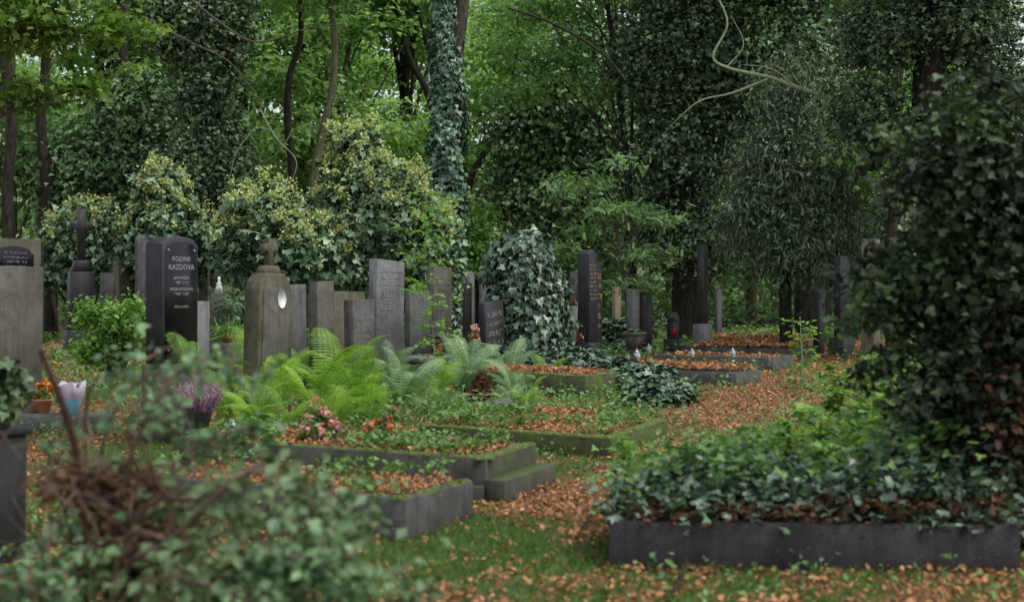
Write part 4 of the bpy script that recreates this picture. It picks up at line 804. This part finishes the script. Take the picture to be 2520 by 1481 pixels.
# ---- foreground cut branches at left
base=np.array([W(260,0,5.9)[0],5.9,0]); root=thing('fallen_branches','blurred heap of cut branches with grey green leaves in the left foreground','branch pile',base)
tw=MB(); lf=MB()
CV=[([(250,1830),(260,1500),(300,1200),(400,960),(520,890),(630,940)],.012,5.2,40),([(220,1750),(210,1150),(225,950),(320,905),(420,850)],.010,5.6,20),([(230,1800),(250,1150),(290,1000),(360,930),(440,920)],.009,5.5,20),
([(250,1830),(330,1290),(500,1220),(640,1160),(760,1210),(870,1330)],.016,5.0,66),([(260,1830),(300,1340),(480,1350),(700,1310),(930,1290)],.016,4.9,74),([(260,1830),(300,1480),(500,1430),(800,1440),(1010,1490)],.014,4.8,100),
([(240,1830),(350,1270),(320,1080),(390,1040),(500,1110)],.010,5.4,30),([(260,1830),(260,1400),(180,1300),(110,1290)],.016,5.2,18),([(350,1880),(420,1300),(380,1180),(350,1090)],.022,5.0,6),([(240,1830),(180,1350),(130,1160),(90,1060)],.009,5.5,14),
([(260,1830),(400,1500),(600,1380),(780,1380),(880,1450)],.014,4.7,90),([(250,1830),(150,1500),(90,1460),(40,1450)],.014,4.8,50),([(300,1830),(330,1500),(420,1420),(620,1480),(760,1560)],.014,4.6,80),([(260,1830),(280,1330),(430,1250),(560,1280),(680,1230)],.014,5.2,40),
([(300,1830),(450,1400),(640,1260),(800,1210),(840,1260)],.012,5.3,60),([(260,1830),(200,1460),(240,1330),(180,1200)],.018,5.0,9),([(180,1881),(300,1420),(420,1330),(560,1190),(640,1140)],.022,4.9,0),([(240,1830),(380,1250),(470,1130),(580,1060),(640,1090)],.009,5.5,20)]
for pts,r0,Y,nl in CV:
    q=np.array([W(a,b,Y+.1*math.sin(i*1.7)) for i,(a,b) in enumerate(pts)]); q[0][2]=0; sp,rr=spline(q,np.linspace(r0,.004,len(q))*.8,10); tw.tube(sp,rr,6)
    for _ in range(nl//3):
        i=random.randrange(int(len(sp)*.45),len(sp)); s=sp[i]; d=rng.normal(size=3)*[1,.7,.8]+[0,0,-.15]; d/=np.linalg.norm(d); L=.07+.14*random.random(); e=s+d*L
        tw.tube([s,(s+e)/2+[0,0,.015],e],[.0035,.0025,.001],4)
        k=8; c=s+(e-s)*np.linspace(.2,1.1,k)[:,None]+rng.normal(size=(k,3))*.02; tt=.0+.95*random.random()
        lf.leaves(c,np.array([0,-.3,1.])+rng.normal(size=(k,3))*.6,.058*(.5+.8*rng.random(k)),tt+.15*rng.normal(size=k),'oval',.4)
foliage(lf,[E(480,1460,5.0,420,70,.35),E(140,1450,5.0,140,60,.3),E(720,1410,4.8,220,60,.3)],90,11,.17,.056,'oval',shell=.2,lo=0,hi=.9)
for _ in range(170):
    s=W(random.gauss(310,150),random.gauss(1290,130),5.3+random.uniform(-.3,.3)); e=s+rng.normal(size=3)*[.17,.14,.17]; tw.tube([s,(s+e)/2+rng.normal(size=3)*.03,e],[.0042,.003,.0015],5,smooth_n=3)
tw.build('twigs','twig',root,base,True); lf.build('leaves','birch',root,base)
m=MB(); foliage(m,[E(320,1270,5.4,110,110,.15),E(210,1190,5.4,110,50,.15),E(360,1370,5.2,80,110,.1)],190,14,.12,.04,'curl',shell=.1,lo=0,hi=.9); m.build('dead_leaves','brown',root,base)
q0=W(195,1180,5.2); p0=np.array([W(215,0,5.2)[0],5.2,0.]); m=MB(); m.tube([p0,W(205,1450,5.2),q0,W(175,1060,5.2),W(140,960,5.2),W(100,862,5.2)],[.020,.018,.016,.014,.013,.011],8,smooth_n=5); m.tube([W(140,960,5.2),W(128,935,5.18),W(122,925,5.16)],[.010,.008,.005],6)
o=m.build('bare_stick','bark_red',None,p0,True); o.location=p0; tag(o,'thick dark reddish bare stick leaning left out of the branch heap','stick')
b_=np.array([W(-20,0,8.0)[0],8.0,.79]); root=thing('potted_ivy','dark ivy clump on the near stone post at the left edge','ivy',b_); m=MB(); foliage(m,[(b_[0],8.0,1.02,.18,.18,.2)],80,12,.08,.06,'ivy',shell=.4); m.build('foliage','ivy_dark',root,b_); MB().lathe([(0,0),(.1,0),(.13,.12),(0,.12)],12,(b_[0],b_[1],.80)).build('pot','pot',root,b_,True)
for i,(a,b_,lb) in enumerate((((1640,1490),(1690,1415),'dark thin stick lying on leaves at the bottom centre right'),((1420,1320),(1470,1270),'small dark twig left of the big right grave'))):
    q0,q1=P(*a)+[0,0,.02],P(*b_)+[0,0,.09]; tag(MB().tube([q0,(q0+q1)/2+[.02,0,.02],q1],[.012,.01,.006],6,smooth_n=3).build('stick','bark_dark',smooth=True),lb,'stick')
# ================================================================= CAMERA, LIGHT
cam=bpy.data.cameras.new('Camera'); co=bpy.data.objects.new('Camera',cam); C.objects.link(co); S.camera=co
co.location=(0,0,H); co.rotation_euler=(R(90),0,0); cam.lens=50; cam.sensor_width=36; cam.shift_y=-40.5/2520; cam.clip_end=2000
cam.dof.use_dof=True; cam.dof.focus_distance=24; cam.dof.aperture_fstop=1.9
wd=bpy.data.worlds.new('World'); S.world=wd; wd.use_nodes=True; nt=wd.node_tree; bg=nt.nodes['Background']
sk=nt.nodes.new('ShaderNodeTexSky'); sk.sky_type='NISHITA'; sk.sun_disc=False; sk.sun_elevation=R(62); sk.sun_rotation=R(110); sk.air_density=1.0; sk.dust_density=3.0; sk.ozone_density=1.0
hs=nt.nodes.new('ShaderNodeHueSaturation'); hs.inputs['Saturation'].default_value=.45; hs.inputs['Value'].default_value=1.6
nt.links.new(sk.outputs[0],hs.inputs['Color']); nt.links.new(hs.outputs[0],bg.inputs[0]); bg.inputs[1].default_value=.15
su=bpy.data.lights.new('Sun','SUN'); su.energy=1.5; su.angle=R(30); su.color=(1,.97,.9); so=bpy.data.objects.new('Sun',su); C.objects.link(so)
az=R(110); el=R(62); d=Vector((math.sin(az)*math.cos(el),math.cos(az)*math.cos(el),math.sin(el))); so.rotation_euler=d.to_track_quat('Z','Y').to_euler()
S.view_settings.view_transform='Standard'; S.view_settings.look='None'; S.view_settings.exposure=0
